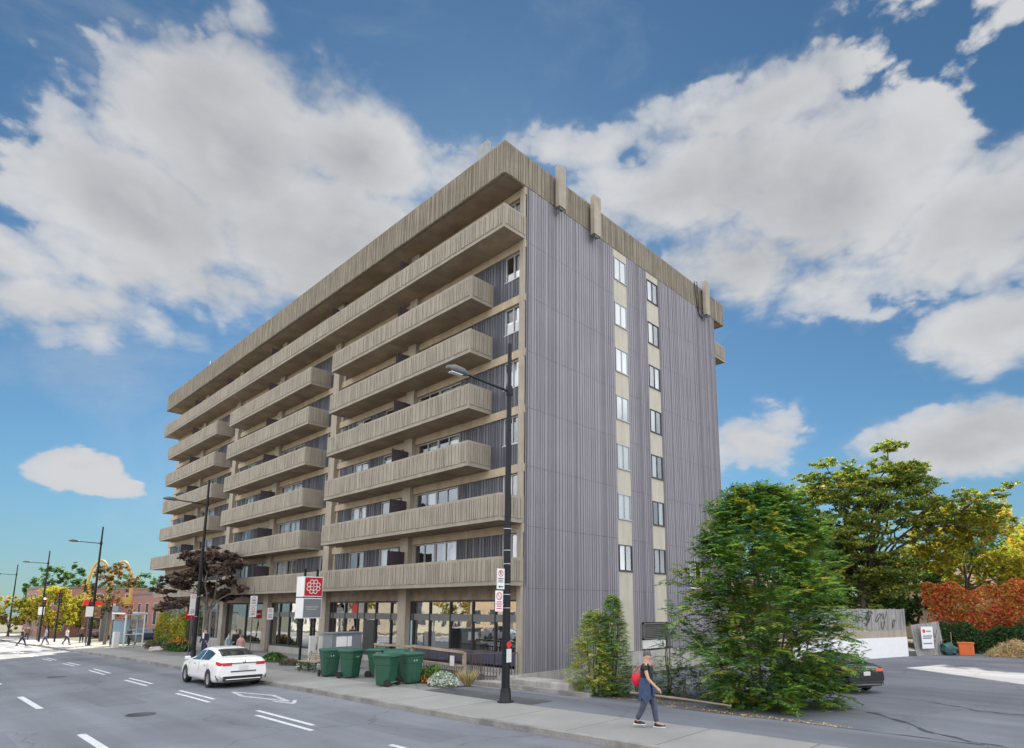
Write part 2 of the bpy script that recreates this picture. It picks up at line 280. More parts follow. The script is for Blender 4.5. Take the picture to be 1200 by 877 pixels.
M = dict(
 fasciac=mat('fascia_concrete', (.225, .195, .15), .88, .14, 1.2, .4, 45, streak=.32, fine=.10),
 concrete=mat('concrete', (.292, .260, .212), .88, .12, 1.2, .4, 45, streak=.16, fine=.10),
 soffit=mat('soffit_concrete', (.34, .26, .175), .9, .16, .9, .4, 40, fine=.08, col2=(.25, .19, .135), blotch=.7),
 beam=mat('beam_concrete', (.40, .33, .235), .9, .13, 1.5, .2, 50, streak=.15, fine=.06),
 column=mat('column_concrete', (.34, .30, .245), .88, .12, 1.3, .3, 45, streak=.2, fine=.06),
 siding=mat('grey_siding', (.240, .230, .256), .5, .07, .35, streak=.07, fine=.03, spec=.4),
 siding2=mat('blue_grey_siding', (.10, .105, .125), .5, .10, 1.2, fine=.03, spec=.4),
 panel=mat('beige_panel', (.45, .42, .345), .7, .06, 1.2, streak=.14),
 screen=mat('dark_screen', (.045, .035, .042), .6, .1, 2),
 foundation=mat('foundation', (.36, .35, .33), .9, .15, 1.2, .4, 30, streak=.3, fine=.08),
 roofing=mat('roofing', (.12, .12, .12), .9),
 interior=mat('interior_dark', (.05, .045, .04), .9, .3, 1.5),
 inwall=mat('interior_wall', (.16, .13, .10), .9, .4, .7),
 curtain=mat('curtain', (.80, .81, .80), .9, .1, 6, stretch=(3, 3, .3)),
 blind=mat('blind', (.42, .40, .36), .9, .1, 5, stretch=(3, 3, .3)),
 frame=mat('aluminium_frame', (.40, .41, .42), .45, .05, 4, metal=.3),
 darkframe=mat('bronze_frame', (.035, .035, .038), .45, .1, 3),
 spandrel=mat('spandrel', (.14, .145, .145), .5, .08, 2),
 fascia=mat('sign_band', (.30, .24, .18), .8, .12, 3, streak=.1, col2=(.22, .17, .13)),
 asphalt=wet_asphalt('asphalt', (.180, .195, .222), (.138, .150, .175)),
 lot=wet_asphalt('lot_asphalt', (.150, .162, .188), (.115, .126, .150)),
 walk=joint_mat('sidewalk_concrete', (.285, .282, .272), 2.3, 30, 0, .02),
 pavers=joint_mat('paver_strip', (.215, .215, .215), .42, 1.1, .55, .012, .12),
 kerb=mat('kerb_concrete', (.27, .265, .25), .9, .2, 1.5, .4, 40, fine=.15, col2=(.17, .165, .16), blotch=1.2),
 soil=mat('soil', (.065, .058, .042), .95, .3, 2, .5, 20, col2=(.05, .062, .03)),
ironcover=mat('iron_cover', (.06, .06, .062), .5, .2, 12, .6, 40), patch=wet_asphalt('patched_asphalt', (.148, .16, .187), (.132, .143, .167)),
 paint=worn_mat('road_paint', (.62, .64, .66), (.16, .17, .185), .535),
 paintw=worn_mat('worn_road_paint', (.55, .57, .6), (.15, .16, .18), .50),
 polemat=mat('black_pole_paint', (.012, .013, .016), .5, .1, 3, spec=.25),
 greypole=mat('grey_pole_paint', (.10, .107, .115), .5, .1, 3),
 galv=mat('galvanised_steel', (.42, .43, .44), .4, .1, 5, metal=.6),
 white=mat('white_paint', (.72, .73, .74), .5, .04, 3, spec=.4),
 offwhite=mat('off_white', (.60, .60, .58), .7, .06, 3),
 red=mat('sign_red', (.52, .012, .025), .45, .04, 3),
 redp=mat('signal_red', (.60, .02, .02), .5, .04, 3),
 black=mat('black_print', (.012, .012, .013), .5, .1, 3),
 grey=mat('sign_grey', (.20, .215, .235), .5, .05, 3),
 yellow=mat('arch_yellow', (.42, .29, .06), .5, .1, 3),
 green=mat('bin_green', (.02, .085, .052), .5, .12, 3, spec=.45, bump=.08, bscale=120),
 green2=mat('bin_lid_green', (.026, .105, .068), .5, .12, 3, spec=.45),
 rubber=mat('rubber', (.014, .014, .015), .75, .15, 6),
 wood=mat('weathered_wood', (.34, .27, .19), .85, .2, 4, stretch=(.3, 1, 1), col2=(.26, .21, .15)),
 greywood=mat('grey_wood', (.30, .295, .285), .9, .2, 4, stretch=(2, 2, .25), col2=(.20, .195, .19)),
 rail=mat('iron_rail', (.09, .065, .065), .5, .1, 3),
 cabinet=mat('cabinet_grey', (.16, .185, .205), .5, .08, 2),
 brickred=brick_mat('red_brick', (.30, .085, .055), (.22, .06, .045)),
 brickorange=brick_mat('orange_brick', (.42, .17, .09), (.34, .13, .08)),
 bricktan=brick_mat('tan_brick', (.48, .34, .20), (.40, .28, .17)),
 carwhite=mat('car_white', (.78, .79, .80), .25, .02, 2, spec=.5, coat=.6),
 carblack=mat('car_black', (.012, .012, .014), .2, .05, 2, spec=.5, coat=.8),
 carsilver=mat('car_silver', (.35, .36, .38), .3, .03, 2, metal=.5, coat=.5),
 carblue=mat('car_blue', (.03, .05, .10), .3, .03, 2, coat=.5),
 rim=mat('alloy', (.50, .51, .52), .3, .05, 5, metal=.7),
 tail=mat('tail_lamp', (.55, .02, .02), .2, .05, 8, coat=.6),
 tailorange=mat('tail_lamp_amber', (.75, .12, .02), .2, .05, 8, coat=.6),
 skin=mat('skin', (.46, .27, .19), .55, .06, 6),
 bark=mat('bark', (.075, .06, .05), .95, .3, 6, .6, 30, stretch=(1, 1, .3)),
 barklight=mat('light_bark', (.16, .14, .115), .95, .25, 6, .5, 30, stretch=(1, 1, .3)),
 stone=mat('boulder_stone', (.42, .41, .39), .9, .2, 5, .5, 18),
 roofred=mat('house_roof', (.12, .06, .05), .9, .2, 2),
 chrome=mat('chrome', (.6, .6, .62), .15, .02, 3, metal=1),
 orangep=mat('orange_plastic', (.62, .13, .03), .55, .1, 4),
 tealp=mat('teal_fabric', (.05, .12, .12), .8, .3, 7),
 straw=mat('straw', (.42, .32, .15), .9, .3, 4),
 bluesign=mat('pale_blue_sign', (.36, .52, .62), .5, .05, 3),
)
M['glass'] = glass_mat('window_glass', (.86, .89, .90), .24)
M['shopglass'] = glass_mat('shop_glass', (.55, .58, .58), .42)
M['carglass'] = glass_mat('car_glass', (.10, .12, .13), .10)
M['clear'] = glass_mat('shelter_glass', (.86, .90, .90), .08)

# ------------------------------------------------------------ terrain profile
KX = [-600, -300, -200, -66, -58, -37, -23, -16, -4, 5, 8, 12, 40, 600]
KZ = [-4.5, -3.6, -3.0, -1.05, -.85, -.5, -.25, -.2, -.05, .02, .06, .13, .3, .3]
def ss(a, b, t):
    t = min(1, max(0, (t-a)/(b-a))); return t*t*(3-2*t)
def g(x): return float(np.interp(x, KX, KZ))
YK = -7.75                                   # kerb line
def A(x, y):
    if y < YK: return g(x)
    s = g(x)+.13
    return s+ss(-4.5, 1, y)*ss(-6, 1, x)*(-.45-s)
def sheet(name, xs, ys, zf, m, dz=0):
    mb = MB(); nx, ny = len(xs), len(ys)
    V = [(x, y, zf(x, y)+dz) for x in xs for y in ys]
    mb.add(V, [(i*ny+j, (i+1)*ny+j, (i+1)*ny+j+1, i*ny+j+1) for i in range(nx-1) for j in range(ny-1)], 0, True)
    return tag(mb.build(name, m), kind='structure')
def fr(a, b, st): return list(np.arange(a, b, st))+[b]
XS = sorted(set([-600, -450, -300, -250]+fr(-200, -66, 8)+fr(-66, 44, 1.0)+KX[5:12]+[60, 80, 120, 200, 400, 600]))
def gz(x, y):
    z = A(x, y) if y > YK-.2 else g(x)
    return z-.035-(.12 if (-22.3 < y < YK+.6) else 0)
sheet('ground', XS, [-600, -300, -120, -60, -30, -25.2, -22.4, -22.2, -15, -8.2, -7.9, -7.2, -7.1, -6, -5, -4.5, -4, -3.5, -3, -2.5, -2, -1.5, -1, -.5, 0, .5, 1, 2, 5, 10, 20, 30, 40, 60, 120, 300, 600], gz, M['soil'])
sheet('road', XS, [-22, -18, -14, -10, -7.9], lambda x, y: g(x), M['asphalt'])
XW = [x for x in XS if -250 <= x <= 200]
sheet('sidewalk', XW, [YK+.0, -6.8, -5.6], lambda x, y: g(x)+.13, M['walk'])
sheet('paved_strip', [x for x in XW if x <= 6.01], [-5.6, -4.6, -4, -3.4, -3.05], A, M['pavers'])
def kerb(name, ya, yb, sgn):
    mb = MB()
    X = [x for x in XS if -250 <= x <= 200]
    for a, b in zip(X[:-1], X[1:]):
        za, zb = g(a), g(b); low = .085 if a >= 7 else 0   # the kerb is lowered at the driveway
        t = .132
        mb.add([(a, ya, za-.2), (b, ya, zb-.2), (b, yb, zb-.2), (a, yb, za-.2), (a, ya, za+t), (b, ya, zb+t), (b, yb, zb+t), (a, yb, za+t)],
               [(0, 3, 2, 1), (4, 5, 6, 7), (0, 1, 5, 4), (2, 3, 7, 6)])
    return tag(mb.build(name, M['kerb']), kind='structure')
kerb('kerb', YK-.16, YK, 1)
kerb('kerb', -22.16, -22.0, 1)
sheet('sidewalk', XW, [-25.2, -23.5, -22.16], lambda x, y: g(x)+.13, M['walk'])
sheet('parking_lot', [x for x in XS if 1.0 <= x <= 60], [-5.6, -5, -4.5, -4, -3.5, -3, -2.5, -2, -1.5, -1, -.5, 0, .5, 1, 2, 5, 10, 20, 30, 36.5], A, M['lot'])
# plaza behind the paver strip, at the foot of the shops
sheet('forecourt', [x for x in XW if -52 <= x <= 0.01], [-3.05, -2, -1, 0.4], lambda x, y: A(x, y), M['pavers'], -.004)
def marking(pts, name='lane_marking', m='paint', dz=.004):
    mb = MB(); n = 8
    (x0, y0), (x1, y1), wd = pts
    d = Vector((x1-x0, y1-y0)); pr = Vector((-d.y, d.x)).normalized()*wd/2
    for i in range(n):
        a = (x0+d.x*i/n, y0+d.y*i/n); b = (x0+d.x*(i+1)/n, y0+d.y*(i+1)/n)
        mb.add([(a[0]-pr.x, a[1]-pr.y, g(a[0])+dz), (b[0]-pr.x, b[1]-pr.y, g(b[0])+dz), (b[0]+pr.x, b[1]+pr.y, g(b[0])+dz), (a[0]+pr.x, a[1]+pr.y, g(a[0])+dz)], [(0, 1, 2, 3)])
    return mb
allm = MB()
def addm(x0, y0, x1, y1, wd):
    q = marking(((x0, y0), (x1, y1), wd)); allm.add(q.v, q.f)
for k in range(-14, 5):
    o = k*9.6
    addm(-9.0+o, -14.65, -5.0+o, -14.65, .17)
for k in range(-16, 4):
    o = k*6.75
    addm(1.0+o, -10.95, 4.2+o, -10.95, .12); addm(.2+o+.0, -10.62, 3.6+o, -10.62, .12)
tag(allm.build('lane_marking', M['paint']), kind='structure')
# bicycle-lane diamond outline beside the kerb
dm = MB()
for a, b in (((-4.6, -9.55), (-3.2, -9.75)), ((-3.2, -9.75), (-.9, -9.25)), ((-4.6, -9.55), (-2.6, -9.0)), ((-2.6, -9.0), (-.9, -9.25)), ((-1.3, -9.55), (-.3, -9.35)), ((-1.0, -9.0), (-.3, -9.35))):
    q = marking((a, b, .12)); dm.add(q.v, q.f)
tag(dm.build('lane_symbol', M['paintw']), kind='structure')
# crosswalk bars near the far junction
cw = MB()
for k in range(12):
    q = marking(((-58.5, -21+k*1.15), (-54.5, -21+k*1.15), .45)); cw.add(q.v, q.f)
tag(cw.build('crosswalk', M['paintw']), kind='structure')
for i, (x, y, l) in enumerate(((-1.5, -13.0, 'round iron manhole cover in the near traffic lane'), (-16.5, -12.6, 'round iron manhole cover farther up the road'))):
    mh = MB().lathe([(0, .006), (.30, .006), (.30, .012), (.34, .012), (.36, .004)], 28); o = mh.build('manhole_cover', M['ironcover'], loc=(x, y, g(x)+.001)); tag(o, l, 'manhole cover', 'manhole covers in the road')
pm = MB()
for (x0, y0, x1, y1) in ((-7.2, -13.4, -3.9, -12.2), (2.2, -10.0, 7.5, -9.0), (-22, -9.6, -17, -8.6), (-1.0, -17, 3.0, -15.8)):
    n = 8
    for i in range(n):
        a, b = x0+(x1-x0)*i/n, x0+(x1-x0)*(i+1)/n; pm.add([(a, y0, g(a)+.002), (b, y0, g(b)+.002), (b, y1, g(b)+.002), (a, y1, g(a)+.002)], [(0, 1, 2, 3)])
tag(pm.build('road_patches', M['patch']), kind='structure')
# tar seam patches on the lot and a paler line across it
lm = MB()
for (x0, y0, x1, y1, wd) in ((8, -1.5, 16, -2.6, .18), (12, 3.5, 17.5, -1.5, .3), (13, 7, 17, 5.5, .16)):
    n = 24
    for i in range(n):
        f0, f1 = i/n, (i+1)/n; wob = lambda f: .18*math.sin(f*11)+.1*math.sin(f*29)
        a = (x0+(x1-x0)*f0, y0+(y1-y0)*f0+wob(f0)); b = (x0+(x1-x0)*f1, y0+(y1-y0)*f1+wob(f1)); ww = wd*(.6+.4*math.sin(i*1.7))
        lm.add([(a[0], a[1]-ww/2, A(*a)+.006), (b[0], b[1]-ww/2, A(*b)+.006), (b[0], b[1]+ww/2, A(*b)+.006), (a[0], a[1]+ww/2, A(*a)+.006)], [(0, 1, 2, 3)])
tag(lm.build('tar_seams', mat('tar', (.045, .048, .055), .6, .2, 3)), kind='structure')
# ================================================================ the apartment block
FH = 2.65; Z0 = 3.724; D = 1.402; PH = 1.162; LEN = 50.1; WID = 18.03; ZRB = 22.308; ZRT = 23.951; BASE = .14
lev = lambda k: Z0+k*FH
PX = [-8.55, -16.95, -25.3, -33.6, -41.85]          # bay lines
bld = thing('apartment_block', 'eight storey concrete apartment block with long ribbed balconies and a grey corrugated side wall', 'building')

def ribs_x(mb, xa, xb, yf, z0, z1, dep=.034, rough=.02, seed=0):
    r = random.Random(seed); x = xa+.05
    while x < xb-.1:
        wd = r.choice([r.uniform(.05, .10), r.uniform(.08, .26)]); gap = r.choice([.03, .035, .04, .05])
        a, b = z0+r.uniform(0, rough), z1-r.uniform(0, rough)
        mb.box(x, min(x+wd, xb-.03), yf-dep*r.uniform(.7, 1.1), yf+.002, a, b); x += wd+gap
def ribs_y(mb, ya, yb, xf, z0, z1, dep=.034, rough=.02, seed=0, sgn=1):
    r = random.Random(seed); y = ya+.05
    while y < yb-.1:
        wd = r.choice([r.uniform(.05, .10), r.uniform(.08, .26)]); gap = r.choice([.03, .035, .04, .05])
        a, b = z0+r.uniform(0, rough), z1-r.uniform(0, rough)
        d_ = dep*r.uniform(.7, 1.1); X = (xf-.002, xf+d_) if sgn > 0 else (xf-d_, xf+.002)
        mb.box(X[0], X[1], y, min(y+wd, yb-.03), a, b); y += wd+gap
# roof fascia and soffit ring
mb = MB(); t = .16
mb.box(-LEN, 0, -D, -D+t, ZRB, ZRT); mb.box(-LEN, 0, WID+D-t, WID+D, ZRB, ZRT)
mb.box(-t, 0, -D+t, WID+D-t, ZRB, ZRT); mb.box(-LEN, -LEN+t, -D+t, WID+D-t, ZRB, ZRT)
ribs_x(mb, -LEN, 0, -D, ZRB+.02, ZRT-.05, seed=1); ribs_y(mb, -D, WID+D, 0, ZRB+.02, ZRT-.05, seed=2)
ribs_y(mb, -D, WID+D, -LEN, ZRB+.02, ZRT-.05, seed=3, sgn=-1)
mb.build('roof_fascia', M['fasciac'], bld)
MB().box(-LEN+t, -t, -D+t, WID+D-t, ZRB+.03, ZRB+.25).build('soffit', M['soffit'], bld)
MB().box(-LEN+t, -t, -D+t, WID+D-t, ZRB+.26, ZRB+1.2).build('roof', M['roofing'], bld)

# balconies : (level, x0, x1)
BAL = [(6, -LEN, 0), (1, -15.41, 0), (0, -48.0, 0)]
for k in (5, 4, 3, 2): BAL += [(k, -15.41, -2.19), (k, -32.08, -18.2), (k, -48.03, -34.9)]
BAL += [(1, -32.08, -18.2), (1, -LEN, -34.9)]
def balcony(k, xa, xb, y0=-D, sgn=-1, name='balcony'):
    z0 = lev(k); z1 = z0+PH; s = 1 if sgn < 0 else -1
    mb = MB()
    if sgn < 0:
        mb.box(xa, xb, y0, y0+.12, z0, z1)
        mb.box(xa, xa+.12, y0+.12, -.01, z0, z1); mb.box(xb-.12, xb, y0+.12, -.01, z0, z1)
        ribs_x(mb, xa+.02, xb-.02, y0, z0+.17, z1-.09, seed=k*7+int(xa)); ribs_y(mb, y0, -.05, xb, z0+.17, z1-.09, seed=k+50)
        ribs_y(mb, y0, -.05, xa, z0+.17, z1-.09, seed=k+90, sgn=-1)
    o = mb.build(name, M['concrete'], bld)
    sl = MB().box(xa+.12, xb-.12, y0+.12, -.01, z0+.015, z0+.2)
    x = xa+1.5
    while x < xb-1:       # board joints under the slab
        sl.box(x, x+.03, y0+.14, -.03, z0+.004, z0+.016); x += 2.4
    sl.build('balcony_floor', M['soffit'], o)
    return o
bo = {}
for (k, a, b) in BAL: bo[(k, a)] = balcony(k, a, b)
# rear balconies seen past the far end of the side wall
for k in (6,):
    z0 = lev(k); z1 = z0+PH; m2 = MB(); m2.box(-14, 0, WID+D-.12, WID+D, z0, z1); m2.box(-.12, 0, WID+.01, WID+D-.12, z0, z1)
    ribs_y(m2, WID, WID+D, 0, z0+.17, z1-.09, seed=9); m2.box(-14, -.12, WID+.02, WID+D-.12, z0+.015, z0+.2)
    m2.build('balcony', M['concrete'], bld)
# privacy screens between neighbours' balconies
def screen(k, x):
    z0 = lev(k)+.2
    m = MB().box(x-.03, x+.03, -D+.14, -.02, z0, z0+1.72)
    for yy in (-D+.14, -.62): m.box(x-.045, x+.045, yy, yy+.05, z0+.0, z0+1.75)
    m.build('privacy_screen', M['screen'], bld)
for x in (-8.5, -16.2, -25.12, -33.9, -41.7): screen(6, x)
for k in range(6):
    for x in (-8.5, -25.12, -41.7): screen(k, x)

# front wall
def corr_x(mb, xa, xb, yf, z0, z1, seed=0, mi=0):
    r = random.Random(seed); mb.box(xa, xb, yf, yf+.05, z0, z1, mi); x = xa+.03
    while x < xb-.06:
        wd = r.choice([.03, .045, .06, .14]); mb.box(x, min(x+wd, xb), yf-.035, yf+.001, z0+.01, z1-.01, mi); x += wd+r.choice([.05, .07, .05, .1])
beam, sid, pier, wall = MB(), MB(), MB(), MB()
SILL = 1.0
PAT_A = [('w', .25, 1.38), ('s', 1.38, 4.5), ('w', 4.5, 6.22), ('d', 6.22, 7.95)]
PAT_B = [('s', .45, .98), ('d', .98, 2.9), ('s', 2.9, 4.45), ('w', 4.45, 6.15), ('s', 6.15, 7.75)]
curt = random.Random(11)
far_w = MB(); far_g = MB()
def window(x0, x1, z0, z1, y=.02, parent=bld, split=True, cur=None, m='frame', deep=.1):
    f = MB(); b = .045
    f.box(x0, x1, y, y+.08, z0, z0+b); f.box(x0, x1, y, y+.08, z1-b, z1); f.box(x0, x0+b, y, y+.08, z0+b, z1-b); f.box(x1-b, x1, y, y+.08, z0+b, z1-b)
    xm = (x0+x1)/2
    if split: f.box(xm-b/2, xm+b/2, y+.005, y+.075, z0+b, z1-b)
    f.box(x0-.03, x1+.03, y-.06, y+.02, z0-.04, z0)       # sill
    o = f.build('window', M[m], parent)
    MB().add([(x0+b, y+.05, z0+b), (x1-b, y+.05, z0+b), (x1-b, y+.05, z1-b), (x0+b, y+.05, z1-b)], [(0, 1, 2, 3)]).build('pane', M['glass'], o)
    if cur:
        c = MB(); xa, xb = x0+b, x1-b
        if cur == 'l': xb = xm-.02
        if cur == 'r': xa = xm+.02
        zb = z0+b if cur != 'h' else z0+(z1-z0)*.45
        n = int((xb-xa)/.05)+2; V = []
        for i in range(n):
            xx = xa+(xb-xa)*i/(n-1); yy = y+.16+.022*math.sin(i*1.9)+.01*math.sin(i*.7)
            V += [(xx, yy, zb), (xx, yy, z1-b)]
        c.add(V, [(2*i, 2*i+2, 2*i+3, 2*i+1) for i in range(n-1)], 0, True)
        c.build('curtain', M['curtain'] if curt.random() < .75 else M['blind'], o)
    return o
bays = [(0, PX[0])]+list(zip(PX[:-1], PX[1:]))+[(PX[-1], -LEN)]
for bi, (xr, xl) in enumerate(bays):
    pat = PAT_A if bi % 2 == 0 else PAT_B; sids = [MB(), MB()]; walls = [MB(), MB()]
    wd = xr-xl; off = 0 if bi == 0 else .0
    for k in range(7):
        zf = lev(k)+.2; zt = lev(k+1) if k < 6 else ZRB; wt = zt-.38
        x_last = 0
        seen_d = 0
        for (kind, a, b) in pat:
            sid = sids[seen_d]; seen_d = seen_d or (1 if kind == 'd' else 0)
            s = wd/8.4; xa, xb = xr-b*s, xr-a*s
            if kind == 's': corr_x(sid, xa, xb, .0, zf-.18, wt, seed=k*31+bi*5+int(a*10))
            else:
                z0 = zf+(.78 if kind == 'w' else .05)
                if kind == 'w': corr_x(sid, xa, xb, .0, zf-.18, z0-.05, seed=k*37+bi)
                if bi < 4:
                    window(xa+.02, xb-.02, z0, wt-.02, cur=curt.choice(['f', 'f', 'f', 'l', 'r', 'h', None]), m='frame' if kind == 'w' else 'frame')
                else:
                    far_w.box(xa, xb, .02, .09, wt-.07, wt); far_w.box(xa, xa+.05, .02, .09, z0, wt-.07); far_w.box(xb-.05, xb, .02, .09, z0, wt-.07); far_w.box((xa+xb)/2-.03, (xa+xb)/2+.03, .02, .09, z0, wt-.07)
                    far_g.add([(xa, .07, z0), (xb, .07, z0), (xb, .07, wt), (xa, .07, wt)], [(0, 1, 2, 3)])
                    if curt.random() < .5: far_g.add([(xa, .2, z0), (xb, .2, z0), (xb, .2, wt), (xa, .2, wt)], [(0, 1, 2, 3)], 1)
        # plain wall beside the pier
        e0, e1 = pat[0][1]*wd/8.4, pat[-1][2]*wd/8.4
        walls[0].box(xr-e0, xr, .0, .12, zf-.2, wt); walls[1].box(xl, xr-e1, .0, .12, zf-.2, wt)
    if bi < 5:
        x = xl
        MB().box(x-.36, x+.36, -.30, .10, .0, ZRB).build('column', M['column'], bld)
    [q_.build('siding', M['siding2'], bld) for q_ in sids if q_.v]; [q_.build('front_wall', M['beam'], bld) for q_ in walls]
fo = far_w.build('window', M['frame'], bld, kind='stuff'); far_g.build('pane', [M['glass'], M['curtain']], fo)
for k in range(7):
    zt = lev(k+1) if k < 6 else ZRB
    MB().box(-LEN, 0, -.10, .12, zt-.38, zt-.005).build('floor_beam', M['beam'], bld)
MB().box(-.30, -.03, -.14, .2, BASE, ZRB-.0).build('corner_column', M['column'], bld)
# dark rooms behind
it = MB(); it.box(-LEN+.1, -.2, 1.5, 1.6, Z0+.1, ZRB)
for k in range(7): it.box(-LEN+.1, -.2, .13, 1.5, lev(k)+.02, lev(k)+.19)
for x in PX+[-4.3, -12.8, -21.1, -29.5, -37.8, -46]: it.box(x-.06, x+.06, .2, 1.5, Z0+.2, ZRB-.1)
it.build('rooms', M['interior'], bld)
# far end wall and back
ew = MB(); ew.box(-LEN, -LEN+.25, .12, WID, -1.2, ZRB); ew.box(-LEN, -.3, WID-.25, WID, -1.2, ZRB); ew.build('end_wall', M['panel'], bld)

# ---------------------------------------------------------------- ground floor shop fronts
shop_in = MB(); GZ = .30
shop_in.box(-LEN+.3, -.3, 5.4, 5.6, -.6, Z0); shop_in.box(-LEN+.3, -.3, .2, 5.4, Z0-.35, Z0-.2, 0)
for x in PX: shop_in.box(x-.08, x+.08, .3, 5.4, -.6, Z0-.3)
shop_in.build('shop_interior', M['inwall'], bld)
fl = MB().box(-LEN+.3, -.3, -.02, 5.4, -1.3, .28); fl.build('shop_floor', M['foundation'], bld)
MB().box(-LEN, -.32, -.03, .12, 3.16, Z0+.01).build('sign_band', M['fascia'], bld)
def shopfront(x0, x1, mull, door=None, high=3.14, spand=(2.2, 2.52), z0=.28, col='darkframe'):
    f = MB(); b = .06
    f.box(x0, x1, .02, .14, high-.06, high); f.box(x0, x1, .02, .14, z0, z0+.12)
    for x in [x0+b/2]+list(mull)+[x1-b/2]: f.box(x-b/2, x+b/2, .0, .15, z0+.12, high-.06)
    o = f.build('shopfront', M[col], bld)
    if spand: MB().box(x0+.03, x1-.03, .03, .10, spand[0], spand[1]).build('spandrel', M['spandrel'], o)
    zz = [(z0+.12, spand[0]), (spand[1], high-.06)] if spand else [(z0+.12, high-.06)]
    xs = [x0+b/2]+list(mull)+[x1-b/2]
    p = MB()
    for a, c in zip(xs[:-1], xs[1:]):
        for (u, v_) in zz: p.add([(a, .08, u), (c, .08, u), (c, .08, v_), (a, .08, v_)], [(0, 1, 2, 3)])
    p.build('pane', M['shopglass'], o)
    return o
s1 = shopfront(-8.19, -.30, (-7.95, -6.58, -4.96, -3.32, -1.79))
s2 = shopfront(-16.6, -8.92, (-16.2, -14.8, -13.4, -12.66, -11.5, -10.0, -9.3))
MB().box(-14.0, -13.4, .01, .03, 2.53, 3.07).build('red_notice', M['red'], s2)
MB().box(-13.3, -12.75, .01, .03, 2.53, 3.07).build('beige_notice', M['panel'], s2)
MB().box(-12.62, -11.54, -.02, .01, .3, 2.15).build('door', M['darkframe'], s2)
for a, b in ((-7.9, -6.62), (-3.28, -1.83), (-16.15, -14.85), (-13.36, -12.7)): MB().box(a, b, .22, .25, 2.0, 2.18).build('blind', M['offwhite'], s1 if a > -8.2 else s2)
MB().box(-8.15, -7.98, -.0, .03, .4, 2.18).build('side_panel', M['bluesign'], s1)
for (a, b) in ((-7.9, -6.6), (-6.5, -5.0), (-4.9, -3.4), (-3.25, -1.85), (-1.75, -.4)): MB().box(a, b, .02, .06, .30, .95).build('kick_panel', mat('kick_panel', (.05, .06, .11), .5), s1)
shopfront(-24.95, -17.35, (-23.6, -22.1, -20.6, -19.0))
shopfront(-33.2, -25.7, (-29.4,), spand=None, high=3.1)
shopfront(-41.4, -34.0, (-39.9, -38.4, -36.9, -35.4), spand=(2.5, 2.6), col='frame')
shopfront(-49.9, -42.3, (-48.2, -46.6, -45.2, -43.7), spand=(2.5, 2.6), col='frame')
# a few goods inside
gi = MB()
for i in range(46):
    x = random.uniform(-48, -1); y = random.uniform(1.0, 4.6); h = random.uniform(.6, 1.8); ww = random.uniform(.3, 1.1)
    gi.box(x, x+ww, y, y+.5, .29, .29+h, i % 4)
gi.build('shop_displays', [M['panel'], M['black'], M['wood'], M['brickorange']], bld)

# ---------------------------------------------------------------- grey corrugated side wall
WC = [(6.68, 7.86, 'a'), (9.84, 11.04, 'b')]           # two window columns
LOUV = (8.52, 10.66, 1.2, 2.02)
def corr_y(mb, ya, yb, z0, z1, seed):
    r = random.Random(seed); mb.box(-.06, 0.0, ya, yb, z0, z1); y = ya+.02
    while y < yb-.04:
        wd = r.choice([.035, .035, .05, .10, .13]); dep = r.choice([.025, .032, .04])
        mb.box(-.001, dep, y, min(y+wd, yb), z0, z1); y += wd+r.choice([.045, .06, .06, .09])
sw = MB(); seams = [BASE]+[lev(k)-.10 for k in range(0, 8)]
seams[-1] = ZRB
RW = (13.6, 14.9, 3.95, 5.5)
for i, (a, b) in enumerate(zip(seams[:-1], seams[1:])):
    for j, (ya, yb) in enumerate(((0, 6.68), (7.86, 9.84), (11.04, WID))):
        corr = random.Random(j)      # same ribs on every storey
        if j == 2 and i == 1:
            corr_y(sw, ya, RW[0], a+.013, b, 100+j); corr_y(sw, RW[1], yb, a+.013, b, 120+j)
            corr_y(sw, RW[0], RW[1], a+.013, RW[2], 130); corr_y(sw, RW[0], RW[1], RW[3], b, 130)
        elif i == 0 and j == 1: corr_y(sw, ya, yb, LOUV[3]+.05, b, 100+j); corr_y(sw, ya, LOUV[0], a+.013, LOUV[3]+.05, 100+j)
        elif i == 0 and j == 2: corr_y(sw, ya, yb, a+.013, b, 100+j)
        else: corr_y(sw, ya, yb, a+.013, b, 100+j)
sw.build('side_wall', M['siding'], bld)
bk = MB().box(-.40, -.07, .2, WID, -1.2, ZRB).build('wall_core', M['interior'], bld)
pn = MB()
for (ya, yb, c) in WC:
    for k in range(-1, 7):
        zs = lev(k)+.957 if k >= 0 else None
        za = lev(k-1)+2.233 if k > 0 else None
    lo = .65 if c == 'a' else 2.06
    zcur = lo
    for k in range(0, 7):
        MB().box(-.06, .012, ya, yb, zcur, lev(k)+.90).build('beige_panel', M['panel'], bld); zcur = lev(k)+2.26
    MB().box(-.06, .012, ya, yb, zcur, ZRB-.0).build('beige_panel', M['panel'], bld)
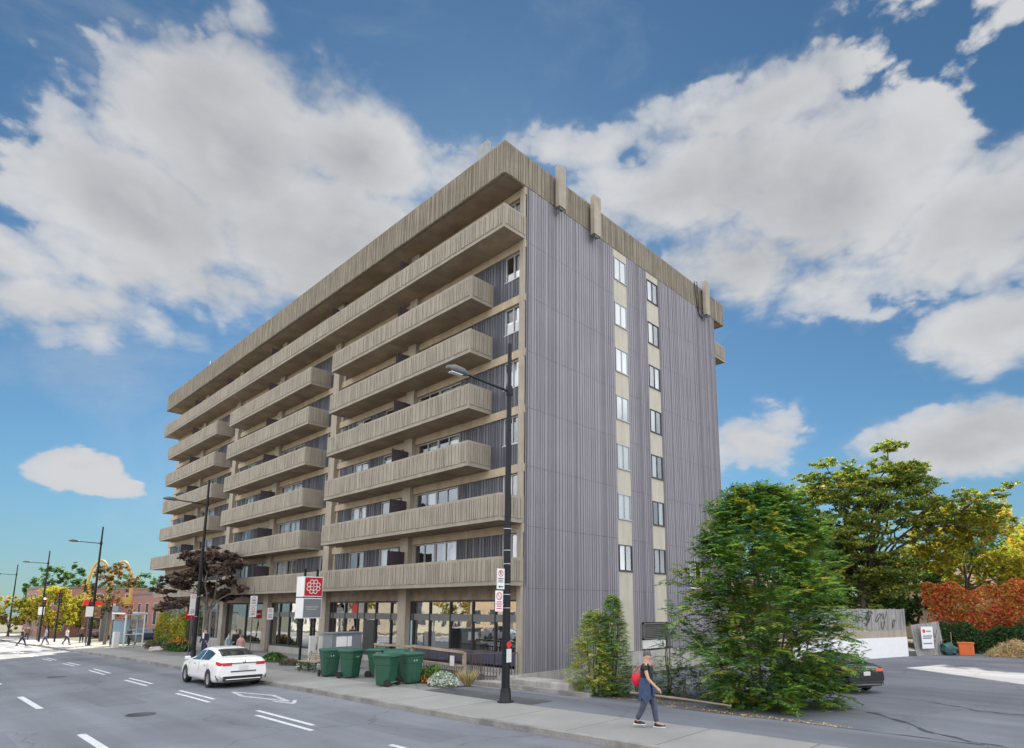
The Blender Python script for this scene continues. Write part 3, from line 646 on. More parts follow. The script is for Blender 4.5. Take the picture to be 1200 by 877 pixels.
def side_window(ya, yb, z0, z1, m, cur):
    f = MB(); b = .05; x0, x1 = -.05, .035
    f.box(x0, x1, ya, yb, z0, z0+b); f.box(x0, x1, ya, yb, z1-b, z1); f.box(x0, x1, ya, ya+b, z0+b, z1-b); f.box(x0, x1, yb-b, yb, z0+b, z1-b); ym = (ya+yb)/2; f.box(x0+.01, x1-.01, ym-.025, ym+.025, z0+b, z1-b)
    f.box(.0, .07, ya-.03, yb+.03, z0-.03, z0)
    o = f.build('window', M[m], bld)
    MB().add([(.0, ya+b, z0+b), (.0, yb-b, z0+b), (.0, yb-b, z1-b), (.0, ya+b, z1-b)], [(0, 1, 2, 3)]).build('pane', M['glass'], o)
    if cur:
        a, e = (ya+b, yb-b) if cur == 'f' else ((ya+b, ym) if cur == 'l' else (ym, yb-b))
        MB().add([(-.05, a, z0+b), (-.05, e, z0+b), (-.05, e, z1-b), (-.05, a, z1-b)], [(0, 1, 2, 3)]).build('curtain', M['curtain'], o)
for k in range(7):
    side_window(6.72, 7.82, lev(k)+.93, lev(k)+2.26, 'frame' if k else 'darkframe', ['l', 'f', 'f', 'f', 'f', 'f', 'f'][k])
    side_window(9.88, 11.0, lev(k)+.93, lev(k)+2.26, 'darkframe', [None, 'r', 'l', 'l', 'r', 'l', 'l'][k])
side_window(RW[0], RW[1], RW[2], RW[3], 'offwhite', 'l')
lv = MB(); ya, yb, za, zb = LOUV
lv.box(-.03, .16, ya, yb, zb-.06, zb); lv.box(-.03, .16, ya, yb, za, za+.06); lv.box(-.03, .16, ya, ya+.06, za, zb); lv.box(-.03, .16, yb-.06, yb, za, zb)
for i in range(7):
    z = za+.1+i*.095; lv.add([(.14, ya+.06, z), (.14, yb-.06, z), (.04, yb-.06, z+.09), (.04, ya+.06, z+.09)], [(0, 1, 2, 3)])
lv.build('louvre_vent', mat('louvre', (.13, .125, .12), .5), bld)
MB().box(.0, .10, ya, yb, .72, 1.16).build('duct_cover', M['offwhite'], bld)
# foundation, stepped to the falling ground
fd = MB(); fd.box(-.35, .10, -.3, 6.2, -1.0, BASE+.005); fd.box(-.35, .10, 6.2, 12, -1.0, .62); fd.box(-.35, .10, 12, WID, -1.0, .3)
fd.build('foundation', M['foundation'], bld)
# antenna panels on the fascia
def antenna(y, w_, z0, z1, label):
    t_ = thing('wall_antenna', label, 'antenna', (0.04, y, z0), 0, 'antenna panels on the side fascia')
    m = MB().box(.18, .44, 0, w_, .0, z1-z0); m.build('panel', M['column'], t_, bevel=.02)
    b = MB(); b.box(0, .18, w_*.3, w_*.6, .3, .4); b.box(0, .18, w_*.3, w_*.6, z1-z0-.6, z1-z0-.5); b.tube([(.3, w_*.3, 0), (.3, w_*.3, -.18), (.05, w_*.3, -.3), (.02, w_*.3, -.1)], .025, 6); b.box(.22, .38, w_*.2, w_*.7, -.1, 0)
    b.build('bracket', M['spandrel'], t_)
antenna(1.75, .5, 22.1, 24.3, 'beige antenna panel on the roof fascia, nearest to the street corner')
antenna(4.45, .58, 21.95, 24.2, 'beige antenna panel on the roof fascia, second from the street corner')
antenna(16.2, .5, 21.9, 24.3, 'beige antenna panel at the far rear end of the roof fascia')
cb = MB(); cb.tube([(.10, 15.4, 24.0), (.14, 15.4, 23.2), (.12, 15.6, 22.4), (.1, 15.9, 21.8), (.1, 16.3, 21.75)], .04, 6); cb.tube([(.10, 15.7, 24.1), (.15, 15.75, 23.0), (.12, 15.8, 21.9)], .035, 6)
tag(cb.build('antenna_cable', M['black']), 'dark cables looping down the fascia beside the rear antenna panel', 'cable')
ra = thing('roof_antenna', 'pale grey flat antenna box standing on the roof near the front corner', 'antenna', (-3.87, .6, ZRT-.75))
MB().box(-.4, .4, -.12, .12, .5, 4.0).build('casing', mat('antenna_grey', (.24, .26, .27), .6), ra, bevel=.02)
MB().box(-.05, .05, -.05, .05, 0, .5).build('mast', M['galv'], ra)
rp = MB(); rp.tube([(-40.9, -.6, ZRT-.7), (-40.9, -.6, ZRT+1.3)], .05, 6); rp.box(-41.2, -40.6, -.7, -.5, ZRT+.5, ZRT+.95)
tag(rp.build('roof_vent', M['galv']), 'small metal vent mast on the roof near the far left end', 'vent')
# lamps over the entrance and little details
# unseen block added at the rear to shade the car park
# ================================================================ forecourt
def wooden_rail():
    t_ = thing('wooden_railing', 'pale wooden handrail on posts in front of the shop windows', 'railing')
    pts = [(-6.6, -2.9), (-4.2, -2.55), (-1.25, -2.15)]
    m = MB()
    for a, b in zip(pts[:-1], pts[1:]):
        za, zb = A(*a)+1.15, A(*b)+1.12
        m.bar((a[0], a[1], za), (b[0], b[1], zb), .13, .09)
        m.bar((a[0], a[1], za-.55), (b[0], b[1], zb-.55), .12, .05)
    m.build('handrail', M['wood'], t_)
    for x, y in pts: MB().box(x-.06, x+.06, y+.02, y+.14, A(x, y)-.1, A(x, y)+1.12).build('post', M['wood'], t_)
    MB().box(-1.85, -1.6, -2.33, -2.30, A(-1.7, -2.2)+.55, A(-1.7, -2.2)+.95).build('notice', M['offwhite'], t_)
wooden_rail()
t_ = thing('metal_railing', 'dark iron railing with thin bars along the ramp by the corner', 'railing')
rl = MB(); bars = MB()
P0, P1 = Vector((-1.15, -2.1, 0)), Vector((-.25, -.25, 0)); 
for (a, b) in (((-1.1, -1.95), (.05, -.35)), ((-6.5, -1.15), (-1.1, -1.15))):
    a = Vector(a); b = Vector(b); n = int((b-a).length/.12)
    for i in range(n+1):
        q = a.lerp(b, i/n); z = A(q.x, q.y); bars.box(q.x-.011, q.x+.011, q.y-.011, q.y+.011, max(z, -.1), z+1.05 if z > -.05 else 1.0)
    for hh in (1.05, .15): rl.bar((a.x, a.y, max(A(a.x, a.y), -.05)+hh), (b.x, b.y, max(A(b.x, b.y), -.05)+hh), .045)
rl.build('handrail', M['rail'], t_); bars.build('balusters', M['rail'], t_)
tag(MB().box(-7.0, .12, -1.05, -.32, -.9, .12).box(-.9, .12, -1.6, -1.05, -.9, -.05).build('ramp', M['foundation'], bevel=.02), 'grey concrete ramp and landing below the shop windows', 'ramp')
tag(MB().prism([(-.1, -.75), (2.9, -.45), (3.0, -.2), (3.0, .35), (.12, .35), (.12, -.3), (-.1, -.3)], -1.0, .02).build('retaining_wall', M['foundation'], bevel=.03), 'low pale concrete retaining wall beside the grey side wall', 'wall')
ke = MB()
for i in range(12):
    a = (.0+i*.42, -3.0+i*.10); b = (.0+(i+1)*.42, -3.0+(i+1)*.10); ke.bar((a[0], a[1], A(*a)+.05), (b[0], b[1], A(*b)+.05), .16, .2)
tag(ke.build('planting_kerb', M['kerb']), 'dark low kerb edging the bed in front of the side wall', 'kerb')
# ================================================================ vegetation
LM = dict(
 sumac=[leaf_mat('sumac_leaf', (.085, .185, .035)), leaf_mat('sumac_leaf_light', (.19, .29, .045)), leaf_mat('sumac_leaf_dark', (.05, .125, .05)), leaf_mat('sumac_leaf_yellow', (.30, .27, .03))],
 locust=[leaf_mat('locust_leaf', (.11, .18, .035)), leaf_mat('locust_leaf_yellow', (.32, .29, .04)), leaf_mat('locust_leaf_dark', (.06, .13, .035))],
 maple=[leaf_mat('purple_leaf', (.13, .085, .075), .3), leaf_mat('purple_leaf_dark', (.055, .04, .042), .25), leaf_mat('bronze_leaf', (.13, .10, .05), .3)],
 yellow=[leaf_mat('yellow_leaf', (.34, .30, .03)), leaf_mat('yellow_green_leaf', (.20, .24, .03)), leaf_mat('gold_leaf', (.42, .27, .03))],
 orange=[leaf_mat('orange_leaf', (.50, .21, .04)), leaf_mat('red_leaf', (.40, .07, .03)), leaf_mat('rust_leaf', (.30, .17, .04))],
 green=[leaf_mat('green_leaf', (.045, .10, .025)), leaf_mat('green_leaf_light', (.08, .16, .03)), leaf_mat('green_leaf_dark', (.025, .06, .02))],
 cedar=[leaf_mat('shrub_leaf', (.17, .29, .05)), leaf_mat('shrub_leaf_yellow', (.46, .42, .06)), leaf_mat('shrub_leaf_dark', (.08, .18, .05))],
 silver=[leaf_mat('silver_leaf', (.40, .44, .40), .1), leaf_mat('silver_leaf_green', (.22, .27, .2), .1)],
 straw=[leaf_mat('straw_blade', (.40, .30, .14), .2), leaf_mat('straw_blade_pale', (.52, .43, .24), .2), leaf_mat('straw_blade_brown', (.22, .15, .08), .1)],
 flower=[leaf_mat('red_flower', (.55, .06, .02), .2), leaf_mat('orange_flower', (.62, .18, .02), .2)],
)
def quads_mesh(name, C, T, S, mats, mi, parent=None, kind=None):
    """C centres (n,3), T leaf axis (n,3), S side axis (n,3): pointed four-sided leaves"""
    n = len(C); V = np.empty((n, 4, 3)); V[:, 0] = C-T; V[:, 1] = C+S-T*.15; V[:, 2] = C+T; V[:, 3] = C-S-T*.15
    me = bpy.data.meshes.new(name); me.vertices.add(4*n); me.vertices.foreach_set('co', V.reshape(-1)); me.loops.add(4*n); me.loops.foreach_set('vertex_index', np.arange(4*n, dtype=np.int32))
    me.polygons.add(n); me.polygons.foreach_set('loop_start', np.arange(0, 4*n, 4, dtype=np.int32)); me.polygons.foreach_set('material_index', np.asarray(mi, dtype=np.int32))
    for m in mats: me.materials.append(m)
    me.update(calc_edges=True); o = bpy.data.objects.new(name, me); COL.objects.link(o)
    if parent: o.parent = parent
    if kind: o['kind'] = kind
    return o
def unit(a): return a/np.maximum(np.linalg.norm(a, axis=1, keepdims=True), 1e-9)
def cloud_leaves(cl, size, seed, flat=.5, probs=None):
    """cl: clumps (x,y,z,rx,ry,rz,n). Returns centre/axis arrays"""
    r = np.random.default_rng(seed); C = []; I = []
    for ci, (x, y, z, rx, ry, rz, n) in enumerate(cl):
        d = unit(r.normal(size=(n, 3))); rad = r.uniform(0, 1, (n, 1))**.45
        # clumpy: pull leaves towards random twig points
        k = max(4, n//28); tw = unit(r.normal(size=(k, 3)))*r.uniform(.2, 1, (k, 1))**.5
        p = d*rad; j = r.integers(0, k, n); p = tw[j]*.86+p*.26*r.uniform(.4, 1.3, (n, 1))
        C.append(p*[rx, ry, rz]+[x, y, z]); I.append((r.random(n)*.55+.45*r.random(k)[j]))
    C = np.vstack(C); I = np.concatenate(I); n = len(C)
    T = unit(r.normal(size=(n, 3))*[1, 1, flat]); up = unit(r.normal(size=(n, 3))*.6+[0, 0, 1]); S = unit(np.cross(T, up))
    s = size*r.uniform(.6, 1.35, (n, 1)); return C, T*s, S*s*.5, I
def pick(I, probs):
    e = np.cumsum(probs); q = (np.argsort(np.argsort(I))+.5)/len(I); return np.searchsorted(e/e[-1], q)
def limb(mb, a, b, r0, r1, seed, n=7, sag=.0, wob=.12, sides=7):
    r = random.Random(seed); a = Vector(a); b = Vector(b); L_ = (b-a).length; pts = []; rs = []
    for i in range(n+1):
        t = i/n; q = a.lerp(b, t); q.z += sag*math.sin(math.pi*t)*L_
        if 0 < i < n: q += Vector((r.uniform(-1, 1), r.uniform(-1, 1), r.uniform(-1, 1)*.5))*wob*L_/n
        pts.append(q); rs.append(r0+(r1-r0)*t**.8)
    mb.tube(pts, rs, sides); return pts
def tree(name, label, cat, base, clumps, trunk_h, tr, size, mats, probs, seed, bark='bark', group=None, top=None, multi=1, flat=.5):
    """clumps relative to base; limbs run from the trunk into every clump"""
    t_ = thing(name, label, cat, base, 0, group); mb = MB(); r = random.Random(seed)
    tp = limb(mb, (0, 0, -.3), (top or (r.uniform(-.2, .2), r.uniform(-.2, .2)))+(trunk_h,), tr*1.15, tr*.75, seed, 6, 0, .05, 9)
    mb.tube([(0, 0, -.3), (0, 0, .25)], [tr*1.7, tr*1.1], 9)
    prim = []
    K = max(3, len(clumps)//7); order = list(range(len(clumps))); r.shuffle(order)
    for i in order[:K]:
        c = clumps[i]; prim.append(limb(mb, tp[r.choice([-1, -1, -2])], (c[0]*.8, c[1]*.8, c[2]-c[5]*.3), tr*.55, tr*.14, seed+i, 7, .06, .28, 7))
    for i, c in enumerate(clumps):
        e = Vector((c[0], c[1], c[2]-c[5]*.1)); cand = [q for pp in prim for q in pp[2:]]; st = min(cand, key=lambda q: (q-e).length+max(0, q.z-e.z)*1.5)
        p = limb(mb, st, e, tr*.17, tr*.06, seed+i, 6, .05, .3, 5)
        for k in range(3):
            q = p[r.choice([3, 4, 5])]; e2 = Vector((c[0]+r.uniform(-1, 1)*c[3]*.8, c[1]+r.uniform(-1, 1)*c[4]*.8, c[2]+r.uniform(-.6, .9)*c[5])); limb(mb, q, e2, tr*.06, tr*.02, seed+i*9+k, 4, .05, .25, 4)
    mb.build('trunk', M[bark], t_)
    C, T, S, I = cloud_leaves(clumps, size, seed, flat); quads_mesh('crown', C, T, S, mats, pick(I, probs), t_)
    return t_
def ell_clumps(cx, cy, cz, RX, RY, RZ, k, cr, n, seed, flat=1, shell=.55):
    r = random.Random(seed); out = []
    while len(out) < k:
        d = Vector((r.gauss(0, 1), r.gauss(0, 1), r.gauss(0, 1))).normalized()*r.uniform(shell, 1)
        out.append((cx+d.x*RX, cy+d.y*RY, cz+d.z*RZ, cr*r.uniform(.7, 1.25), cr*r.uniform(.7, 1.25), cr*flat*r.uniform(.7, 1.2), int(n*r.uniform(.6, 1.3))))
    return out

# -- big feathery shrub (multi-stemmed) in front of the car park
def fronds(name_root, prof, H, cx, cy, nf, seed, lean=(0, 0), lsize=.085, flen=(.45, .8), mats=None, probs=None, parent=None, stems=9, nl=11, shoots=()):
    r = np.random.default_rng(seed); C = []; T = []; S = []; I = []
    zs = r.uniform(0, 1, nf)**1.05*H
    for i in range(nf+len(shoots)*26):
        if i < nf:
            z = zs[i]; a = r.uniform(0, 2*math.pi)
            lob = 1+.20*math.sin(3*a+z*1.3+seed)+.15*math.sin(5*a-z*2.1)+.13*math.sin(z*5.3+a)+.10*math.sin(z*9.1+4*a)
            rad = np.interp(z, prof[0], prof[1])*lob*r.uniform(.12, 1)**.5
            o = np.array([cx+lean[0]*z+rad*math.cos(a), cy+lean[1]*z+rad*math.sin(a), z])
            if H > 5 and math.sin(o[0]*2.3+1)*math.sin(o[1]*2.7)*math.sin(z*2.1+o[0]) > .22 and rad > .8: continue
        else:
            sx, sy, z0, z1 = shoots[(i-nf)//26]; f = r.uniform(0, 1); a = r.uniform(0, 2*math.pi); rr = .28*(1-f*.7)
            o = np.array([sx+rr*math.cos(a), sy+rr*math.sin(a), z0+(z1-z0)*f]); z = o[2]
        fl = r.uniform(*flen); d = np.array([math.cos(a)*.75+r.normal()*.4, math.sin(a)*.75+r.normal()*.4, r.uniform(-.1, 1.35)]); d /= np.linalg.norm(d)
        side = np.cross(d, [0, 0, 1.]); side /= np.linalg.norm(side)+1e-9; tone = r.random()
        for k in range(nl):
            f = (k+1)/nl; p = o+d*fl*f+np.array([0, 0, -.30*fl*f*f])
            for sg in (-1, 1):
                ld = side*sg*.85+d*.45+np.array([0, 0, -.30+r.normal()*.15]); ld /= np.linalg.norm(ld); s = lsize*(1.1-.5*abs(f-.45))*r.uniform(.8, 1.2)
                C.append(p+ld*s); T.append(ld*s); sd_ = np.cross(ld, [0, 0, 1.])+r.normal(size=3)*.25; S.append(sd_/np.linalg.norm(sd_)*s*.34); I.append(tone+.0*f)
    C = np.array(C); return C, np.array(T), np.array(S), np.array(I)
def feathery(name, label, cat, base, prof, H, nf, seed, mats, probs, lean=(0, 0), lsize=.085, flen=(.45, .8), stems=9, shoots=(), nl=11):
    t_ = thing(name, label, cat, base); C, T, S, I = fronds(name, prof, H, 0, 0, nf, seed, lean, lsize, flen, nl=nl, shoots=shoots)
    mi = pick(I, probs); quads_mesh('foliage', C, T, S, mats, mi, t_)
    mb = MB(); r = random.Random(seed)
    for i in range(stems):
        a = r.uniform(0, 6.28); R_ = prof[1][0]*.3*r.random(); z = H*r.uniform(.6, .93); rr = np.interp(z, prof[0], prof[1])*.5
        limb(mb, (R_*math.cos(a), R_*math.sin(a), -.2), (rr*math.cos(a)+lean[0]*z, rr*math.sin(a)+lean[1]*z, z), .045, .012, seed+i, 7, 0, .2, 6)
    for (sx, sy, z0, z1) in shoots: limb(mb, (sx*.3, sy*.3, z0*.3), (sx, sy, z1), .04, .006, seed, 6, 0, .1, 5)
    mb.build('stems', M['barklight'], t_); return t_
feathery('large_shrub', 'big feathery green shrub with hanging compound leaves at the edge of the car park', 'shrub', (9.2, 2.7, -.45),
   ([0, .5, 1.6, 3.0, 4.4, 5.6, 6.6, 7.4], [1.4, 1.9, 2.3, 2.45, 2.3, 1.85, 1.2, .45]), 7.3, 4700, 5, LM['sumac'], [5, 4.2, 2.4, .9], (-.02, 0), .098, stems=6,
   shoots=((-1.1, -.4, 5.6, 7.5), (-.5, .5, 6.0, 7.8), (.9, .2, 5.6, 7.2), (-1.5, -.3, 5.4, 7.0), (.4, -.3, 5.8, 7.5), (-1.9, .1, 4.8, 6.6), (1.3, .4, 5.0, 6.7), (1.9, .2, 3.8, 5.3), (2.3, .3, 2.6, 3.9), (-2.2, -.3, 3.4, 4.8), (-1.8, .2, 4.2, 5.9)))
ts = feathery('slender_shrub', 'tall yellow-green bushy shrub growing against the grey side wall', 'shrub', (3.4, .40, -.35),
   ([0, .4, 1.2, 2.0, 2.6, 3.0], [.6, .8, .78, .55, .30, .05]), 2.95, 1700, 15, LM['cedar'], [4, 4.5, 1.5], (.0, 0), .045, (.2, .42), 5, nl=8)
feathery('slender_shrub', 'narrow darker green shrub to the right of the yellow-green one by the side wall', 'shrub', (4.05, .8, -.4),
   ([0, .5, 1.2, 2.2, 2.9, 3.6], [.45, .58, .55, .42, .26, .05]), 3.6, 1500, 25, LM['cedar'], [5, 1.2, 3], (.0, 0), .045, (.2, .4), 4, nl=8)
feathery('sapling', 'thin green sapling with sparse leaves between the louvre vent and the big shrub', 'sapling', (5.35, 2.6, -.4),
   ([0, .6, 1.5, 2.5], [.3, .55, .45, .1]), 2.5, 190, 35, LM['sumac'], [5, 2, 3, .2], (.0, 0), .055, (.3, .5), 3)
feathery('low_bush', 'low straggly bush in the dark bed behind the walking man', 'bush', (4.6, 1.4, -.4),
   ([0, .3, .8, 1.1], [.8, .95, .6, .1]), 1.0, 260, 45, LM['green'], [4, 2, 4], (.0, 0), .04, (.2, .4), 3, nl=7)
feathery('low_bush', 'low dark bush at the left foot of the big feathery shrub', 'bush', (6.3, 2.0, -.4),
   ([0, .3, .7, 1.2], [.9, 1.0, .7, .1]), 1.1, 330, 46, LM['green'], [4, 1.5, 5], (.0, 0), .045, (.2, .4), 3, nl=7)
# fallen leaves and dead stems at the bed's edge
r = np.random.default_rng(3); n = 650; Cx = np.c_[r.uniform(4.2, 12.6, n), r.normal(0, .35, n), np.zeros(n)]; Cx[:, 1] += .2+.0*Cx[:, 0]+np.where(Cx[:, 0] > 7, -.2-.05*(Cx[:, 0]-7), .5)
Cx[:, 2] = [A(a, b)+.02+random.random()*.03 for a, b in Cx[:, :2]]
T = unit(r.normal(size=(n, 3))*[1, 1, .25])*.035; S = unit(np.cross(T, [0, 0, 1.]))*.022
quads_mesh('fallen_leaves', Cx, T, S, LM['straw']+LM['orange'][:1], r.integers(0, 4, n), None, 'stuff')
lg = MB(); lg.tube([(5.0, .55, -.2), (7.2, .25, -.16), (9.2, -.1, -.14)], [.05, .045, .03], 6)
tag(lg.build('fallen_branch', M['wood']), 'long bare branch lying along the edge of the bed by the big shrub', 'branch')

# -- honey locust: wide flat-layered crown
cl = []
rr_ = random.Random(4)
while len(cl) < 180:
    d = Vector((rr_.gauss(0, 1), rr_.gauss(0, 1), rr_.gauss(0, 1))).normalized()*rr_.uniform(.25, 1)**.5
    x, y, z = .7+d.x*8.8, d.y*3.8, 9.8+d.z*7.0
    if (x > 3.6 and z < 9.0) or (x > 7 and z < 10.2): continue
    R_ = rr_.uniform(1.0, 1.75)*(.8 if x > 6.5 else 1); cl.append((x, y, z, R_, R_, rr_.uniform(.4, .7), int(520*R_*(.7 if x > 6 else 1))))
for (x, z, R_, n) in ((9.6, 11.6, 1.2, 380), (10.6, 12.2, .9, 240), (9.9, 9.6, 1.0, 200), (8.7, 9.0, 1.1, 260), (5.5, 8.7, 1.3, 420)): cl.append((x, 0, z, R_, R_, .4, n))
tree('honey_locust_tree', 'wide rounded tree with fine green and yellowing leaves behind the car park fence', 'tree', (2.9, 36.5, -.5), cl, 5.0, .30, .12, LM['locust'], [4.4, 3.2, 2.6], 21)
# -- autumn trees in sun behind
def bushy(name, label, base, H, R_, tr, k, cr, n, size, mats, probs, seed, group=None, z0=.35, bark='bark'):
    cl = ell_clumps(0, 0, H*(.5+z0*.5), R_, R_, H*(1-z0)*.5-.3, k, cr, n, seed); return tree(name, label, 'tree', base, cl, H*z0*1.1, tr, size, mats, probs, seed, bark, group)
bushy('autumn_tree', 'sunlit yellow-green tree glowing behind the wide rounded tree', (9.6, 41, -.5), 12.0, 4.2, .2, 34, 1.5, 620, .16, LM['yellow'], [2.4, 5, 1.2], 31)
bushy('autumn_tree', 'low yellow and gold tree at the right behind the red hedge', (14.0, 44, -.5), 9.6, 4.2, .2, 26, 1.5, 560, .16, LM['yellow'], [3, 4, 3], 32, z0=.2)
bushy('autumn_tree', 'tree with orange-tinged green crown at the right edge of the picture', (18.2, 48, -.5), 12.4, 3.6, .2, 22, 1.5, 520, .17, LM['yellow'][1:]+LM['orange'][:1], [5, 2, 1.6], 33, z0=.3)
bushy('autumn_tree', 'full yellow-green tree closing the gap at the right edge behind the red creeper', (15.2, 52, -.5), 13.0, 5.0, .2, 34, 1.8, 560, .18, LM['yellow'], [2, 5, 1], 37, z0=.15)
bushy('background_tree', 'dark green tree behind the big shrub next to the block', (-1.2, 38, -.5), 12.5, 4.2, .25, 26, 1.6, 600, .17, LM['green'], [4, 3, 3], 34, z0=.2)
bushy('background_tree', 'thin loose tree showing between the block and the big shrub', (-1.0, 24.5, -.5), 12.4, 1.1, .12, 9, .7, 130, .12, LM['locust'], [4, 3, 2], 35, z0=.4)
bushy('background_tree', 'green tree in the gap under the wide rounded crown', (4.5, 46, -.5), 8.5, 4.5, .25, 26, 1.6, 520, .18, LM['green'], [3, 4, 3], 36, z0=.2)
for (x, y, h, r__, l) in ((-14, 52, 13, 5, 'dark tree in the back row, left of the wide rounded tree'), (8, 70, 12, 6, 'broad green tree in the back row behind the tan house'), (24, 66, 12, 6, 'broad green tree in the back row, farthest right'), (-3, 50, 9, 4.5, 'low green tree filling the gap under the wide rounded crown')):
    bushy('background_tree', l, (x, y, -.5), h, r__, .25, 24, r__*.38, 480, .22, LM['green'], [4, 3, 3], 300+int(x), z0=.12)
# -- red creeper hedge on a wall, dark hedge below
def hedge(name, label, x0, y0, x1, y1, z0, z1, th, n, size, mats, probs, seed, cat='hedge'):
    r = np.random.default_rng(seed); f = r.random(n); k = 90; tw = r.random((k, 3)); j = r.integers(0, k, n)
    f = np.clip(tw[j, 0]+r.normal(size=n)*.03, 0, 1); h = np.clip(tw[j, 1]+r.normal(size=n)*.14, -.05, 1.08); top = z1+.25*np.sin(f*17)+.18*np.sin(f*41+1)
    C = np.c_[x0+(x1-x0)*f, y0+(y1-y0)*f, z0+(top-z0)*h]; nrm = np.array([y1-y0, x0-x1])/math.hypot(x1-x0, y1-y0); off = (tw[j, 2]-.5)*th+r.normal(size=n)*.06; C[:, :2] += off[:, None]*nrm
    T = unit(r.normal(size=(n, 3)))*size*r.uniform(.6, 1.3, (n, 1)); S = unit(np.cross(T, r.normal(size=(n, 3))))*size*.55
    t_ = thing(name, label, cat, (0, 0, 0)); quads_mesh('foliage', C, T, S, mats, pick(r.random(n)*.6+.4*tw[j, 2], probs), t_)
    mb = MB()
    for i in range(14):
        q = i/13; limb(mb, (x0+(x1-x0)*q, y0+(y1-y0)*q, -.6), (x0+(x1-x0)*min(1, q+.03), y0+(y1-y0)*min(1, q+.03), z1-.5), .03, .01, i, 4)
    mb.build('stems', M['bark'], t_); return t_
hedge('creeper_hedge', 'orange and red autumn creeper covering the wall behind the straw heap', 7.2, 36.0, 19.5, 37.6, 1.35, 4.2, .9, 24000, .12, LM['orange'], [5, 4, 3], 41)
hedge('clipped_hedge', 'dark green low hedge below the red creeper', 8.0, 35.2, 19.5, 36.6, -.5, 1.35, .7, 26000, .085, LM['green'], [3, 1, 5], 42)
tag(MB().prism([(7.0, 36.6), (20, 38.3), (20, 38.6), (7.0, 36.9)], -.6, 2.6).build('boundary_wall', M['column']), 'grey wall under the red creeper at the rear of the car park', 'wall')
# -- straw heap
r = np.random.default_rng(8); n = 2600; a = r.uniform(0, 6.28, n); rad = r.random(n)**.5; Cx = np.c_[12.9+1.75*rad*np.cos(a), 33.4+1.0*rad*np.sin(a), -.42+1.15*(1-rad**1.6)*r.random(n)**.35]
T = unit(r.normal(size=(n, 3))*[1, 1, .7])*r.uniform(.10, .36, (n, 1)); S = unit(np.cross(T, r.normal(size=(n, 3))))*.016
o = quads_mesh('straw_heap', Cx, T, S, LM['straw'], r.integers(0, 3, n)); tag(o, 'heap of dry straw-coloured cuttings at the rear of the car park', 'cuttings heap')
# -- street trees
cl = []
rr_ = random.Random(6)
for i in range(40):
    a = rr_.uniform(0, 6.28); rd = rr_.uniform(.2, 1)**.6*3.1; z = rr_.uniform(3.4, 7.0); rd *= 1-.75*max(0, (z-5)/2.4)**1.2; cl.append((rd*math.cos(a), rd*math.sin(a), z-.25*rd*.6, .85, .85, .42, 420))
tree('street_maple', 'purple-leaved street tree on the pavement in front of the shops', 'tree', (-27.7, -3.1, A(-27.7, -3.1)), cl, 2.9, .13, .14, LM['maple'], [4, 4, 2.4], 51, bark='barklight')
cl = ell_clumps(0, 0, 5.2, 2.1, 2.1, 2.8, 30, .8, 170, 61)
tree('street_tree', 'thin rusty-brown street tree beside the bus shelter', 'tree', (-52.2, -3.9, A(-52.2, -3.9)), cl, 2.6, .12, .13, LM['orange'][2:]+LM['maple'][2:]+LM['green'][2:], [3, 4, 3], 61, bark='barklight')
bushy('street_tree', 'round yellow street tree in the sun near the junction', (-88, -3.2, A(-88, -3)), 7.2, 3.0, .16, 24, 1.2, 380, .18, LM['yellow'], [4, 5, 2], 71, z0=.12)
bushy('street_tree', 'yellow-green street tree behind the traffic lights', (-94, 1.2, A(-94, 1)), 6.4, 2.8, .16, 20, 1.2, 330, .18, LM['yellow'], [2, 6, 1], 72, z0=.15)
bushy('street_tree', 'yellow street tree farther down the road', (-104, -5.6, A(-104, -5)), 6.6, 2.9, .16, 20, 1.2, 330, .2, LM['yellow'], [3, 6, 2], 73, z0=.15)
for i, (x, y, h, r_, l) in enumerate(((-150, 6, 13, 7, 'hazy green tree rising behind the brick roofs, nearer the road'), (-165, 24, 13, 8, 'hazy green tree rising behind the brick roofs, farther from the road'), (-210, -14, 11, 9, 'distant green tree closing the end of the street'), (-230, -34, 12, 10, 'distant tree at the left edge of the street end'))):
    bushy('distant_tree', l, (x, y, A(x, y)), h, r_, .3, 26, r_*.36, 260, .38, LM['green'], [4, 4, 3], 80+i, z0=.2)
# -- planters and beds on the forecourt
def bed(label, x, y, rx, ry, h, n, mats, probs, size, seed, name='flower_bed', soil=True, cat='flower bed'):
    t_ = thing(name, label, cat, (x, y, A(x, y))); r = np.random.default_rng(seed); a = r.uniform(0, 6.28, n); rad = r.random(n)**.5
    C = np.c_[rx*rad*np.cos(a), ry*rad*np.sin(a), h*(1-.6*rad**2)*r.random(n)**.6]; T = unit(r.normal(size=(n, 3))*[1, 1, 1.1])*size*r.uniform(.6, 1.3, (n, 1)); S = unit(np.cross(T, r.normal(size=(n, 3))))*size*.4
    quads_mesh('foliage', C, T, S, mats, pick(r.random(n)*.4+.6*C[:, 2]/max(h, .01), probs), t_)
    if soil: MB().lathe([(0, .12), (.8, .10), (1, .02), (1.02, -.1)], 20, sx=rx*1.05, sy=ry*1.05).build('soil', M['soil'], t_)
    return t_
bed('red and orange flowers under broad green leaves beside the green bins', -.75, -4.0, .62, .5, .62, 900, [LM['flower'][0], LM['flower'][1]]+LM['green'][:2], [2, 1, 3, 3], .09, 91)
bed('mound of silver-white foliage at the edge of the paved strip', .55, -4.45, .72, .42, .5, 1500, LM['silver'], [3, 2], .06, 92, 'silver_plant', cat='plant')
t_ = thing('ornamental_grass', 'tuft of tawny ornamental grass beside the silver foliage', 'grass tuft', (1.15, -3.85, A(1.15, -3.85)))
